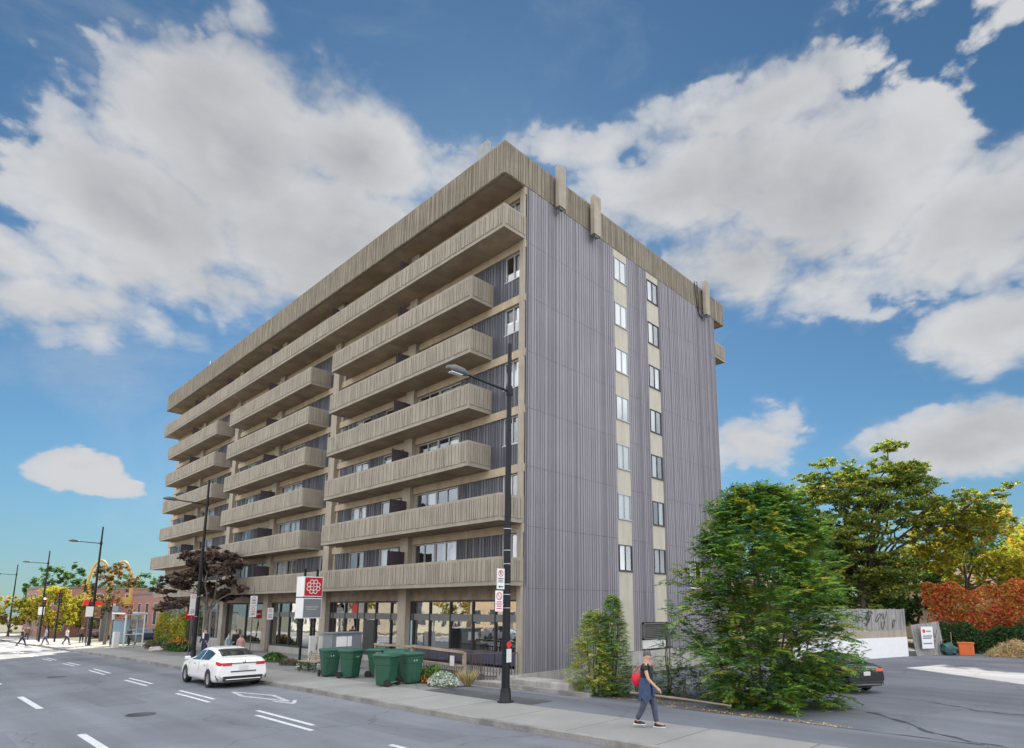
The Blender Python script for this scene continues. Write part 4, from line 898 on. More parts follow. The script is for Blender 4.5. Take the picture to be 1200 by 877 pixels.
r = np.random.default_rng(93); n = 520; a = r.uniform(0, 6.28, n); ln = r.uniform(.3, .72, (n, 1)); d = unit(np.c_[np.cos(a)*.5, np.sin(a)*.5, np.ones(n)]+r.normal(size=(n, 3))*.12)
quads_mesh('blades', d*ln*.5+np.c_[np.cos(a)*.08, np.sin(a)*.08, np.zeros(n)], d*ln*.5, unit(np.cross(d, r.normal(size=(n, 3))))*.009, LM['straw']+LM['locust'][:1], r.integers(0, 4, n), t_)
MB().lathe([(0, .06), (.12, .03), (.16, -.05)], 10).build('soil', M['soil'], t_)
bed('low green plants in a dark planter behind the white car', -15.6, -3.5, 1.1, .5, .5, 700, LM['green'], [3, 3, 3], .10, 94)
bed('green planter with an orange bush behind the stones near the shelter', -31.6, -3.6, 1.9, .7, .95, 1500, LM['green']+LM['orange'][:1], [3, 3, 3, 1], .12, 95)
bed('dark low bushes in the long bed by the bus shelter', -37.5, -3.2, 3.0, .7, .8, 1700, LM['maple']+LM['green'][:1], [3, 3, 2, 2], .12, 96)
t_ = hedge('clipped_hedge', 'yellow-green tall hedge at the left end of the shops behind the shelter', -46.5, -.9, -40.0, -.7, -.5, 1.9, 1.0, 5200, .10, LM['yellow'], [2, 6, 1], 97)
bed('sprawling pale plants by the bench near the green bins', -9.6, -4.6, .6, .4, .38, 500, LM['silver']+LM['green'][:1], [3, 2, 3], .08, 98, 'trailing_plant', cat='plant')
bed('dark foliage lying over the pavement edge right of the bench', -12.6, -4.0, .8, .4, .35, 500, LM['green'][2:]+LM['maple'][:1], [3, 2], .08, 99, 'trailing_plant', cat='plant')
def rock(label, x, y, s, seed, sq=.6):
    r = random.Random(seed); bm = bmesh.new(); bmesh.ops.create_icosphere(bm, subdivisions=3, radius=s)
    ph = [r.uniform(0, 6) for _ in range(6)]
    for v in bm.verts:
        c = v.co/s; k = 1+.14*math.sin(c.x*3+ph[0])+.12*math.sin(c.y*4+ph[1])+.10*math.sin(c.z*5+ph[2]); v.co = Vector((v.co.x*k*1.25, v.co.y*k, v.co.z*k*sq))
    me = bpy.data.meshes.new('boulder'); bm.to_mesh(me); bm.free(); me.materials.append(M['stone']); o = bpy.data.objects.new('boulder', me); COL.objects.link(o); o.location = (x, y, A(x, y)+s*.25); tag(o, label, 'boulder')
rock('dark rounded boulder at the edge of the shelter bed, the left one of two', -34.5, -4.3, .34, 1); rock('pale boulder in front of the orange bush, the right one of two', -32.8, -4.6, .34, 2)
# ================================================================ street furniture
def street_lamp(x, y, label, h=10.9, bands=(), double=False):
    t_ = thing('street_lamp', label, 'street lamp', (x, y, A(x, y)), 0, 'black street lamps along the boulevard')
    m = MB(); m.tube([(0, 0, 0), (0, 0, 3.0), (0, 0, h)], [.125, .115, .062], 12); m.build('pole', M['polemat'], t_)
    b = MB(); b.lathe([(.0, 0), (.24, 0), (.24, .03), (.17, .05), (.15, .35), (.13, .4)], 12); b.build('base', M['polemat'], t_)
    a = MB(); a.tube([(0, 0, 9.33), (0, -1.0, 9.36), (0, -1.75, 9.40)], [.04, .035, .03], 8); a.tube([(0, 0, 9.2), (0, 0, 9.5)], .10, 10); a.build('arm', M['polemat'], t_)
    l = MB(); l.tube([(0, -1.65, 9.40), (0, -1.85, 9.43), (0, -2.15, 9.43), (0, -2.42, 9.41)], [.05, .12, .13, .05], 10); o = l.build('lamp_head', M['greypole'], t_)
    MB().box(-.08, .08, -2.3, -1.9, 9.285, 9.31).build('lens', M['offwhite'], o)
    for z in bands:
        MB().lathe([(.128, z), (.128, z+.022)], 12).build('clamp_band', M['galv'], t_)
    return t_
pl = street_lamp(5.04, -5.64, 'tall black street lamp with parking signs and a sticker, nearest on the pavement', bands=(2.66, 3.05, 3.35, 3.95, 4.35, 5.0))
street_lamp(-23.06, -5.23, 'black street lamp rising in front of the purple-leaved tree', bands=(2.4, 3.6))
for x, l in ((-51, 'black street lamp beside the bus shelter'), (-79, 'black street lamp by the junction before the yellow tree'), (-107, 'thin distant street lamp past the junction'), (-135, 'faintest distant street lamp at the left edge')): street_lamp(x, -5.3, l)
st = MB(); st.box(.118, .125, -.09, .10, 1.12, 1.5); s_ = st.build('notice', M['offwhite'], pl)
st = MB(); st.disc((.124, .0, 1.62), .10, 'x', 14); st.build('sticker', M['redp'], pl)
def ring(mb, c, r0, r1, n=28, mi=0, a0=0, a1=2*math.pi, sy=1):
    V = []
    for k in range(n+1):
        a = a0+(a1-a0)*k/n
        for r_ in (r0, r1): V.append((c[0], c[1]+r_*math.cos(a)*sy, c[2]+r_*math.sin(a)))
    mb.add(V, [(2*k, 2*k+1, 2*k+3, 2*k+2) for k in range(n)], mi)
def text(s, size, m, name='lettering', parent=None, loc=(0, 0, 0), rot=(math.pi/2, 0, math.pi/2), ext=.002, sx=1):
    c = bpy.data.curves.new(name, 'FONT'); c.body = s; c.size = size; c.align_x = 'CENTER'; c.align_y = 'CENTER'; c.extrude = ext
    o = bpy.data.objects.new(name, c); COL.objects.link(o); dg = bpy.context.evaluated_depsgraph_get(); me = bpy.data.meshes.new_from_object(o.evaluated_get(dg)); bpy.data.objects.remove(o)
    me.materials.clear(); me.materials.append(m); o = bpy.data.objects.new(name, me); COL.objects.link(o); o.location = loc; o.rotation_euler = rot; o.scale = (sx, 1, 1)
    if parent: o.parent = parent
    return o
def parking_sign(x, y, z, label, kind='noparking', w_=.30, h_=.6):
    t_ = thing('parking_sign', label, 'road sign', (x, y, z)); MB().box(0, .006, -w_/2, w_/2, 0, h_).build('plate', M['white'], t_, bevel=0)
    f = MB(); X = .009
    if kind == 'noparking':
        ring(f, (X, 0, h_-.14), .075, .098); f.add([(X+.001, -.072, h_-.08), (X+.001, -.06, h_-.068), (X+.001, .072, h_-.20), (X+.001, .06, h_-.212)], [(0, 1, 2, 3)])
        f.build('prohibition_ring', M['redp'], t_); text('P', .15, M['black'], 'letter', t_, (X-.001, 0, h_-.14))
        b = MB(); b.add([(X, -.09, .07), (X, -.03, .12), (X, -.03, .085), (X, .1, .085), (X, .1, .055), (X, -.03, .055), (X, -.03, .02)], [(0, 1, 2, 3, 4, 5, 6)])
        for zz, ww in ((.30, .11), (.25, .09), (.20, .10)): b.box(X-.002, X, -ww, ww, zz, zz+.022)
        b.build('print', M['black'], t_)
    else:
        ring(f, (X, 0, h_-.16), .085, .112, sy=1); f.add([(X+.001, -.08, h_-.09), (X+.001, -.065, h_-.075), (X+.001, .08, h_-.23), (X+.001, .065, h_-.245)], [(0, 1, 2, 3)])
        f.build('prohibition_ring', M['redp'], t_)
        b = MB()
        for zz, ww in ((.26, .10), (.20, .12), (.14, .09), (.07, .10)): b.box(X-.002, X, -ww, ww, zz, zz+.026)
        b.build('print', M['redp'], t_)
    br = MB(); br.box(-.03, 0, -.02, .02, h_*.2, h_*.2+.03); br.box(-.03, 0, -.02, .02, h_*.8, h_*.8+.03); br.build('bracket', M['galv'], t_)
    return t_
zb = A(5.04, -5.64)
parking_sign(5.06, -5.91, 3.36, 'no-parking sign with an arrow, the upper one on the nearest black lamp post')
parking_sign(5.06, -5.96, 2.72, 'white sign with red ring and red print, the lower one on the nearest lamp post', 'red')
sb = MB(); sb.box(4.98, 5.05, -5.95, -5.64, 3.5, 3.525); sb.box(4.98, 5.05, -5.98, -5.64, 2.9, 2.925); sb.build('sign_bracket', M['galv'], None)
o = bpy.data.objects['sign_bracket']; tag(o, 'thin steel arms holding the two parking signs on the nearest lamp post', 'bracket')
def signpost(x, y, h, label, signs):
    t_ = thing('sign_post', label, 'sign post', (x, y, A(x, y))); MB().tube([(0, 0, 0), (0, 0, h)], .032, 8).build('post', M['greypole'], t_)
    p = MB(); q = MB(); k = MB()
    for z0, hh, ww in signs:
        p.box(.035, .045, -ww/2, ww/2, z0, z0+hh); ring(q, (.049, 0, z0+hh-.16), .07, .1, 16); k.box(.046, .049, -ww*.32, ww*.32, z0+.12, z0+.15); k.box(.046, .049, -ww*.28, ww*.28, z0+.2, z0+.23); k.box(.046, .049, -ww*.3, ww*.3, z0+.3, z0+.33)
    p.build('plate', M['white'], t_); q.build('ring', M['redp'], t_); k.build('print', M['black'], t_)
signpost(-21.4, -2.6, 4.25, 'slim post with a stack of white parking plates left of the square red sign', ((3.05, .6, .42), (2.35, .66, .42)))
signpost(-19.8, -2.2, 3.0, 'lower post with one pale green-white plate beside the stacked plates', ((2.2, .7, .36),))
signpost(-24.4, -5.1, 4.1, 'white parking plate on a thin post next to the second street lamp', ((2.5, 1.3, .36),))
t_ = thing('no_entry_sign', 'round red no-entry sign on a dark post behind the flower bed', 'road sign', (-33.6, -2.4, A(-33.6, -2.4)))
MB().tube([(0, 0, 0), (0, 0, 2.9)], .04, 8).build('post', M['polemat'], t_); MB().box(.04, .06, -.34, .34, 2.25, 2.93).build('plate', M['red'], t_); MB().box(.062, .066, -.25, .25, 2.54, 2.64).build('white_bar', M['white'], t_)
# civic sign: red square with white rosette over a grey panel
t_ = thing('civic_sign', 'red square sign with a white rosette above a grey panel on two black posts', 'sign', (-12.5, -3.45, A(-12.6, -3.4)))
pz = MB(); pz.box(-.30, -.22, -.05, .05, 0, 4.85); pz.box(-.30, -.22, .62, .72, 0, 4.85); pz.build('post', M['polemat'], t_)
z1_, z2_ = 4.42-A(-12.6, -3.4), 2.27-A(-12.6, -3.4)
up_ = MB(); up_.box(-.85, 0, -.14, .88, (z1_+z2_)/2+.03, z1_); up_.build('upper_box', M['white'], t_, bevel=.01)
lo_ = MB(); lo_.box(-.85, 0, -.14, .88, z2_, (z1_+z2_)/2-.03); lo_.build('lower_box', M['white'], t_, bevel=.01)
mid = (z1_+z2_)/2
MB().box(.0, .006, -.10, .84, mid+.08, z1_-.05).build('red_face', M['red'], t_)
MB().box(.0, .006, -.10, .84, z2_+.05, mid-.08).build('grey_face', M['grey'], t_)
cy_, cz_ = .37, (mid+z1_)/2+.015; ro = MB()
for k in range(8):
    a = math.pi/8+k*math.pi/4; ring(ro, (.010, cy_+.275*math.cos(a), cz_+.275*math.sin(a)), .075, .118, 16)
for k in range(4):
    a = math.pi/8*0+k*math.pi/2; d = Vector((math.cos(a), math.sin(a))); n_ = Vector((-d.y, d.x))*.018
    ro.add([(.009, cy_+d.x*.02+n_.x, cz_+d.y*.02+n_.y), (.009, cy_+d.x*.2+n_.x, cz_+d.y*.2+n_.y), (.009, cy_+d.x*.2-n_.x, cz_+d.y*.2-n_.y), (.009, cy_+d.x*.02-n_.x, cz_+d.y*.02-n_.y)], [(0, 1, 2, 3)])
ro.build('rosette', M['white'], t_)
pr = MB(); gm = z2_+.05
for zz, a, b in ((.52, .02, .70), (.40, .06, .56)):
    y = a
    while y < b: 
        ww = random.uniform(.03, .08); pr.box(.006, .009, y, y+ww, gm+zz, gm+zz+.035); y += ww+.018
pr.build('print', M['offwhite'], t_)
# wheeled bins
def make_bin():
    t_ = thing('wheeled_bin', 'x', 'wheelie bin', group='green wheeled bins on the pavement')
    b = MB(); n = 5
    for i in range(n):   # tapered tub with rounded corners: stacked octagons
        pass
    def ring_(z, hx, hy, c): return [(sx*(hx-(c if k else 0)), sy*(hy-(0 if k else c)), z) for (sx, sy, k) in ((1, -1, 1), (1, -1, 0), (1, 1, 0), (1, 1, 1), (-1, 1, 1), (-1, 1, 0), (-1, -1, 0), (-1, -1, 1))]
    prof = [(0.04, .235, .265, .05), (.09, .25, .275, .05), (.72, .30, .325, .06), (.74, .315, .34, .06), (.98, .335, .36, .06), (1.0, .355, .38, .06), (1.04, .355, .38, .06)]
    V = []; 
    def oct_(z, hx, hy, c): return [(hx, -hy+c, z), (hx, hy-c, z), (hx-c, hy, z), (-hx+c, hy, z), (-hx, hy-c, z), (-hx, -hy+c, z), (-hx+c, -hy, z), (hx-c, -hy, z)]
    for p in prof: V += oct_(*p)
    F = [(i*8+k, i*8+(k+1) % 8, (i+1)*8+(k+1) % 8, (i+1)*8+k) for i in range(len(prof)-1) for k in range(8)]+[tuple(reversed(range(8)))]
    b.add(V, F); 
    b.box(.25, .275, -.08, .08, .12, .62); b.build('tub', M['green'], t_, bevel=.008)
    l = MB(); V = []
    for p in ((1.04, .375, .40, .07), (1.075, .375, .40, .07), (1.11, .33, .36, .10), (1.125, .2, .25, .1)): V += oct_(*p)
    l.add(V, [(i*8+k, i*8+(k+1) % 8, (i+1)*8+(k+1) % 8, (i+1)*8+k) for i in range(3) for k in range(8)]+[tuple(range(24, 32)), tuple(reversed(range(8)))])
    l.build('lid', M['green2'], t_, bevel=.006)
    h = MB(); h.tube([(-.36, -.27, 1.02), (-.47, -.27, 1.04), (-.47, .27, 1.04), (-.36, .27, 1.02)], .022, 8); h.build('handle', M['green2'], t_)
    for s in (-1, 1):
        w_ = MB(); w_.tube([(-.27, s*.30, .13), (-.27, s*.36, .13)], .13, 16, smooth=False); w_.build('wheel', M['rubber'], t_)
    a = MB(); a.tube([(-.27, -.3, .13), (-.27, .3, .13)], .015, 6); a.build('axle', M['galv'], t_)
    e = MB(); X = .326
    for k in range(3):   # small pale recycling-like arrow mark
        an = math.pi/2+k*2*math.pi/3; c = (X, .05*math.cos(an), .86+.05*math.sin(an)); e.add([(X, c[1]+.035*math.cos(an+.5), c[2]+.035*math.sin(an+.5)), (X, c[1]+.035*math.cos(an+2.2), c[2]+.035*math.sin(an+2.2)), (X, c[1]+.035*math.cos(an-1.3), c[2]+.035*math.sin(an-1.3))], [(0, 1, 2)])
    e.build('emblem', M['offwhite'], t_)
    return t_
bn0 = make_bin()
BINS = [(-1.05, -5.75, 205, 'green wheeled bin standing in front of the others with its two wheels towards the road'),
        (-5.75, -5.45, -12, 'leftmost green bin, beside the wooden bench and grey cabinet'),
        (-4.5, -5.2, 20, 'green bin with a white mark, second from the left'),
        (-3.95, -4.3, 30, 'green bin half hidden behind the second one'),
        (-2.95, -4.1, 8, 'green bin at the back behind the grey post'),
        (-2.2, -4.7, -30, 'green bin in the middle, left of the turned one'),
        (-1.0, -4.75, -6, 'rightmost green bin, next to the red flowers')]
for i, (x, y, a, l) in enumerate(BINS):
    o = bn0 if i == 0 else copy_tree(bn0); o.location = (x, y, A(x, y)); o.rotation_euler.z = R(a); o['label'] = l
tag(MB().box(-3.15, -2.97, -4.95, -4.75, A(-3, -5)-.1, A(-3, -5)+1.02).build('bollard', M['spandrel'], bevel=.02), 'grey square post standing between the green bins', 'post')
t_ = thing('utility_cabinet', 'grey-blue metal utility cabinet with a white notice behind the green bins', 'cabinet', (-8.3, -3.6, A(-8.3, -3.6)))
MB().box(-.45, .45, -.7, .75, 0, 1.62).build('cabinet_body', M['cabinet'], t_, bevel=.02); MB().box(.452, .46, -.5, .25, 1.05, 1.5).build('notice', M['white'], t_); MB().box(-.5, .5, -.76, .8, 1.62, 1.68).build('cabinet_top', M['cabinet'], t_, bevel=.01)
cbd = MB()
for yy in (-.68, .73, .02): cbd.box(.45, .466, yy-.012, yy+.012, .1, 1.55)
cbd.build('door_seam', M['spandrel'], t_)
t_ = thing('information_panel', 'white slim panels standing under the square red sign', 'panel', (-11.3, -3.5, A(-11.3, -3.5))); MB().box(-.05, .05, -.2, .12, 0, 1.45).box(-.05, .05, .3, .62, 0, 1.4).build('board', M['offwhite'], t_)
t_ = thing('bench', 'weathered wooden bench with dark iron legs beside the leftmost green bin', 'bench', (-8.3, -5.0, A(-8.3, -5.0)), R(5))
bm_ = MB()
for k in range(5): bm_.box(-.75, .75, -.24+k*.10, -.16+k*.10, .43, .47)
bm_.build('seat', M['wood'], t_); bb = MB()
for k in range(3): bb.box(-.75, .75, .27+k*.02, .30+k*.02, .52+k*.1, .60+k*.1)
bb.build('backrest', M['wood'], t_)
for s in (-.6, .6):
    l_ = MB(); l_.bar((s, -.2, 0), (s, -.12, .43), .05); l_.bar((s, .25, 0), (s, .18, .43), .05); l_.bar((s, -.2, .41), (s, .3, .41), .04); l_.bar((s, .26, .4), (s, .36, .85), .04); l_.build('leg', M['rail'], t_)
# bus shelter
t_ = thing('bus_shelter', 'glass bus shelter with pale steel frame and a white display box', 'bus shelter', (-47.6, -4.35, A(-47.6, -4.35)))
f = MB(); LX, LY, HT = 4.2, 1.35, 2.8
for x in (0, LX/2, LX):
    f.box(x-.04, x+.04, LY-.04, LY+.04, 0, HT)
for x in (0, LX): f.box(x-.05, x+.05, -.05, .05, 0, HT)
for z in (.12, 1.1, HT-.06): f.box(0, LX, LY-.025, LY+.025, z, z+.05); f.box(LX-.025, LX+.025, 0, LY, z, z+.05)
f.box(-.1, LX+.1, -.15, -.07, HT, HT+.12); f.box(-.1, LX+.1, LY+.07, LY+.15, HT, HT+.12); f.build('frame', M['white'], t_)
MB().box(-.1, LX+.1, -.07, LY+.07, HT+.02, HT+.08).build('roof', M['clear'], t_)
MB().box(-.12, .05, -.1, LY, .12, 2.3).build('advert_box', M['galv'], t_); MB().box(.052, .06, .0, LY-.1, .25, 2.2).build('poster', M['bluesign'], t_)
pg = MB(); pg.add([(.05, LY, .15), (LX-.05, LY, .15), (LX-.05, LY, HT), (.05, LY, HT)], [(0, 1, 2, 3)]); pg.add([(LX, 0, .15), (LX, LY, .15), (LX, LY, HT), (LX, 0, HT)], [(0, 1, 2, 3)]); pg.build('pane', M['clear'], t_)
MB().box(.5, LX-.5, LY-.45, LY-.1, .42, .47).box(1, 1.08, LY-.3, LY-.25, 0, .42).box(3, 3.08, LY-.3, LY-.25, 0, .42).build('seat', M['wood'], t_)
MB().box(LX-.3, LX+.3, -.75, -.35, 0, 1.35).build('display_box', M['offwhite'], t_, bevel=.02)
bp_ = MB(); bp_.box(-.15, .0, -.1, .02, 0, 3.7); bp_.build('mast', M['offwhite'], t_); MB().box(-.2, 1.9, -.14, .1, 3.0, 3.5).build('header', M['cabinet'], t_)
# blue and white pylon behind the shelter
t_ = thing('pylon_sign', 'tall pale blue and white pylon sign behind the bus shelter', 'sign', (-52.5, 1.6, A(-52, 1)))
MB().box(-.15, .15, -.65, .65, 2.4, 4.3).build('lower_panel', M['white'], t_); MB().box(-.15, .15, -.65, .65, 4.33, 5.6).build('upper_panel', M['bluesign'], t_); MB().box(-.1, .1, -.2, .2, 0, 2.4).build('post', M['greypole'], t_)
mk = MB(); mk.disc((.155, -.25, 5.2), .13, 'x', 10); mk.disc((.155, .3, 5.2), .16, 'x', 10); mk.build('emblem', M['black'], t_)
# yellow arches pylon
t_ = thing('arches_sign', 'big double yellow arch sign above a red box, partly behind the rusty street tree', 'sign', (-66, -1.3, A(-66, -1)))
m = MB()
for c in (-1.05, 1.05):
    pts = [(0, c+1.05*math.cos(a), 4.6+4.4*math.sin(a)**.85) for a in np.linspace(0, math.pi, 19)]
    m.tube(pts, [.17-.04*math.sin(a) for a in np.linspace(0, math.pi, 19)], 8)
m.build('arches', M['yellow'], t_); MB().box(-.3, .3, -2.2, 2.3, 4.0, 4.55).build('sign_box', M['redp'], t_); MB().box(-.2, .2, -.4, .4, 0, 3.9).build('post', M['greypole'], t_)
MB().box(.3, .33, 1.3, 2.2, 4.1, 4.9).build('yellow_patch', M['yellow'], t_)
# traffic lights
def traffic_light(x, y, label, h=5.4, lit='red', faces=1, arm=0):
    t_ = thing('traffic_light', label, 'traffic light', (x, y, A(x, y)), 0, 'traffic lights at the far junction')
    MB().tube([(0, 0, 0), (0, 0, h)], [.09, .06], 8).build('pole', M['polemat'], t_)
    hd = MB(); hd.box(.08, .3, -.16-arm, .16-arm, h-1.3, h-.2); 
    if arm: hd.bar((0, 0, h-.3), (.1, -arm, h-.3), .06)
    hd.build('signal_head', M['yellow'] if faces == 2 else M['polemat'], t_, bevel=.02)
    for k, (c, nm) in enumerate((('red', 'red_lens'), ('amber', 'amber_lens'), ('green', 'green_lens'))):
        on = (c == lit); z = h-.42-.33*k; d_ = MB(); d_.disc((.31, -arm, z), .11, 'x', 12)
        d_.build(nm, LENS[c][1 if on else 0], t_)
LENS = dict(red=(mat('lens_red', (.12, .01, .01), .3), emit_mat('lens_red_lit', (1, .12, .05), 4)), amber=(mat('lens_amber', (.14, .07, .01), .3), None), green=(mat('lens_green', (.01, .08, .04), .3), None))
traffic_light(-70.6, -6.3, 'traffic light showing red on a black pole at the junction', 5.2)
traffic_light(-68.8, -5.2, 'dark traffic light on the pole right of the red-showing one', 5.6, lit=None)
traffic_light(-62, -3.6, 'traffic light on a low pole beside the street lamp near the shelter', 4.4, lit=None)
for (x, y, l, z) in ((-74.0, -6.0, 'white street sign plates on the lamp post by the junction', 3.0), (-50.7, -5.6, 'pale blue-white plate on the lamp post by the shelter', 2.6)):
    t_ = thing('street_sign', l, 'road sign', (x, y, A(x, y))); MB().box(.0, .03, -.28, .28, z, z+.9).build('plate', M['white'], t_); MB().box(-.1, .0, -.03, .03, 0, z+.9).build('post', M['greypole'], t_)
t_ = thing('construction_barrier', 'orange and yellow barrier boards near the junction', 'barrier', (-72, -.6, A(-72, 0)))
for k in range(4): MB().box(0, .08, k*.9, k*.9+.7, .5, 1.9).build('board', M['yellow'] if k % 2 else M['orangep'], t_)
MB().box(-.05, 0, 0, 3.5, 0, .5).build('foot', M['polemat'], t_)
# ================================================================ buildings along the street
def shed(name, label, x0, x1, y0, y1, h, wm, rows, cols, cols_y=0, group=None, parapet=.3, door=True, z=None, roofm='roofing', face=1):
    zb = A(x0, y0) if z is None else z; cx, cy = (x0+x1)/2, (y0+y1)/2
    t_ = thing(name, label, 'building', (cx, cy, zb)); hx, hy = (x1-x0)/2, (y1-y0)/2
    MB().box(-hx, hx, -hy, hy, -2, h).build('walls', M[wm], t_)
    MB().box(-hx-.08, hx+.08, -hy-.08, hy+.08, h, h+parapet).build('parapet', M['spandrel'], t_)
    def win(x, y, zz, w2, h2, ax, s):
        f = MB(); gl = MB(); b = .06
        if ax == 'x':   # on a face normal to x
            X = x+s*.03; f.box(min(x, X), max(x, X), y-w2, y+w2, zz, zz+b); f.box(min(x, X), max(x, X), y-w2, y+w2, zz+h2-b, zz+h2); f.box(min(x, X), max(x, X), y-w2, y-w2+b, zz, zz+h2); f.box(min(x, X), max(x, X), y+w2-b, y+w2, zz, zz+h2)
            gl.box(min(x+s*.004, x+s*.012), max(x+s*.004, x+s*.012), y-w2+b, y+w2-b, zz+b, zz+h2-b)
        else:
            Y = y+s*.03; f.box(x-w2, x+w2, min(y, Y), max(y, Y), zz, zz+b); f.box(x-w2, x+w2, min(y, Y), max(y, Y), zz+h2-b, zz+h2); f.box(x-w2, x-w2+b, min(y, Y), max(y, Y), zz, zz+h2); f.box(x+w2-b, x+w2, min(y, Y), max(y, Y), zz, zz+h2)
            gl.box(x-w2+b, x+w2-b, min(y+s*.004, y+s*.012), max(y+s*.004, y+s*.012), zz+b, zz+h2-b)
        o = f.build('window', M['offwhite'], t_); gl.build('pane', M['winopaque'], o)
    fh = h/rows
    for r_ in range(rows):
        for c in range(cols):
            x = -hx+(c+.5)*2*hx/cols; win(x, hy if face > 0 else -hy, r_*fh+fh*.3, min(.8, hx/cols*.6), fh*.5, 'y', face)
        for c in range(cols_y):
            y = -hy+(c+.5)*2*hy/cols_y; win(hx, y, r_*fh+fh*.3, min(.8, hy/cols_y*.6), fh*.5, 'x', 1)
    if door: MB().box(-.5, .5, (hy if face > 0 else -hy-.04), (hy+.04 if face > 0 else -hy), 0, 2.1).build('door', M['spandrel'], t_)
    return t_
M['winopaque'] = mat('far_window', (.05, .06, .075), .08, .2, 1, spec=.9)
shed('brick_building', 'low red brick building beyond the bus shelter', -92, -72, 6.5, 22, 5.9, 'brickred', 1, 5, 3, face=-1)
shed('brick_building', 'dark red brick building with flat grey roof left of the arches', -112, -97, -3.2, 10, 7.2, 'brickred', 2, 4, 3, face=-1)
shed('brick_building', 'small red brick annex seen under the balcony end', -68, -57, 5.0, 14, 5.3, 'brickred', 1, 3, 2, face=-1)
shed('shop_building', 'pale low shop behind the yellow hedge at the end of the block', -56.5, -51.5, 3.2, 12, 4.6, 'bluesign', 1, 2, 3, face=-1, parapet=.5)
shed('brick_building', 'distant flat-roofed brick building closing the street', -190, -170, -20, -2, 7.5, 'brickorange', 2, 4, 4, face=-1)
# houses across the car park, behind the hedge
def house(label, cx, cy, w_, d_, h, rz, wm, seed):
    t_ = thing('house', label, 'house', (cx, cy, -.5), R(rz)); MB().box(-w_/2, w_/2, -d_/2, d_/2, -.5, h).build('walls', M[wm], t_)
    rf = MB(); o_ = .35; rf.add([(-w_/2-o_, -d_/2-o_, h-.05), (w_/2+o_, -d_/2-o_, h-.05), (w_/2+o_, d_/2+o_, h-.05), (-w_/2-o_, d_/2+o_, h-.05), (-w_/2+1.5, 0, h+1.9), (w_/2-1.5, 0, h+1.9)], [(0, 3, 2, 1), (0, 1, 5, 4), (1, 2, 5), (2, 3, 4, 5), (3, 0, 4)])
    r_ = rf.build('roof', M['roofred'], t_); MB().box(w_*.2, w_*.2+.6, -.3, .3, h+.8, h+2.6).build('chimney', M['brickred'], r_)
    for i in range(3):
        x = -w_/2+(i+.5)*w_/3
        for z in ([1.0, 3.6] if h > 5 else [1.0]):
            f = MB().box(x-.6, x+.6, -d_/2-.04, -d_/2-.004, z, z+1.25).build('window', M['offwhite'], t_); MB().box(x-.52, x+.52, -d_/2-.05, -d_/2-.041, z+.08, z+1.17).build('pane', M['winopaque'], f)
    return t_
house('red brick house with dark roof showing above the red creeper', 17.5, 58, 13, 9, 4.6, -6, 'brickred', 1)
house('tan house behind the yellow-green tree', 3, 64, 12, 9, 5.6, 0, 'bricktan', 2)
house('brick house mostly hidden behind the wide rounded tree', -13, 60, 12, 9, 5.8, 0, 'brickorange', 3)
# white wall with weathered boards, parking board
t_ = thing('board_fence', 'low white wall topped by grey concrete and weathered boards with faded scribbles', 'fence', (0, 0, 0))
def slab(name, y0, y1, z0, z1, m, th=.2, dx=0):
    # wall runs along the line from (5.0,21.8) to (7.38,29.6)
    a = Vector((3.9, 18.3)); b = Vector((7.38, 29.5)); d = (b-a); n_ = Vector((d.y, -d.x)).normalized(); a = a+n_*dx; b = b+n_*dx
    p0 = a.lerp(b, y0); p1 = a.lerp(b, y1); q = n_*-th
    return MB().prism([(p0.x, p0.y), (p1.x, p1.y), (p1.x+q.x, p1.y+q.y), (p0.x+q.x, p0.y+q.y)], z0, z1).build(name, M[m], t_)
slab('white_base', 0, 1, -.9, .84, 'white'); slab('concrete_band', 0, 1, .84, 1.32, 'column', .2, -.02)
N_ = 46
for grp in range(1):
    m = MB(); r = random.Random(2); a = Vector((3.9, 18.3)); b = Vector((7.38, 29.5)); d = b-a; n_ = Vector((d.y, -d.x)).normalized()*-.04
    for i in range(N_):
        p0 = a+d*(i/N_); p1 = a+d*((i+.93)/N_); off = n_*r.uniform(.2, .8)
        m.prism([(p0.x+off.x, p0.y+off.y), (p1.x+off.x, p1.y+off.y), (p1.x+off.x+n_.x, p1.y+off.y+n_.y), (p0.x+off.x+n_.x, p0.y+off.y+n_.y)], 1.33, 2.72+r.uniform(-.03, .03))
    m.build('boards', M['greywood'], t_)
def scribble(par, pa, pb, z0, z1, seed, m='screen', n=6, off=.03, w_=.02):
    r = random.Random(seed); g_ = MB(); a = Vector(pa); b = Vector(pb); d = b-a; nn = Vector((d.y, -d.x)).normalized()*off
    for k in range(n):
        c = r.uniform(.1, .9); s = r.uniform(.03, .08); zc = r.uniform(z0+.3, z1-.3); ph = r.uniform(0, 6); pts = []
        for i in range(14):
            t = i/13*r.uniform(4, 5.5)+ph; q = a+d*(c+s*math.cos(t)); pts.append((q.x+nn.x, q.y+nn.y, zc+.28*math.sin(t*1.3)))
        g_.tube(pts, w_, 4)
    g_.build('scribble', M[m], par)
scribble(t_, (5.6, 23.8), (7.3, 29.2), 1.35, 2.7, 3, n=9, off=.02)
t_ = thing('leaning_boards', 'grey weathered board panel leaning beside the white wall with dark scribbles', 'boards', (0, 0, 0))
m = MB(); a = Vector((7.55, 30.1)); b = Vector((8.75, 32.7)); d = b-a
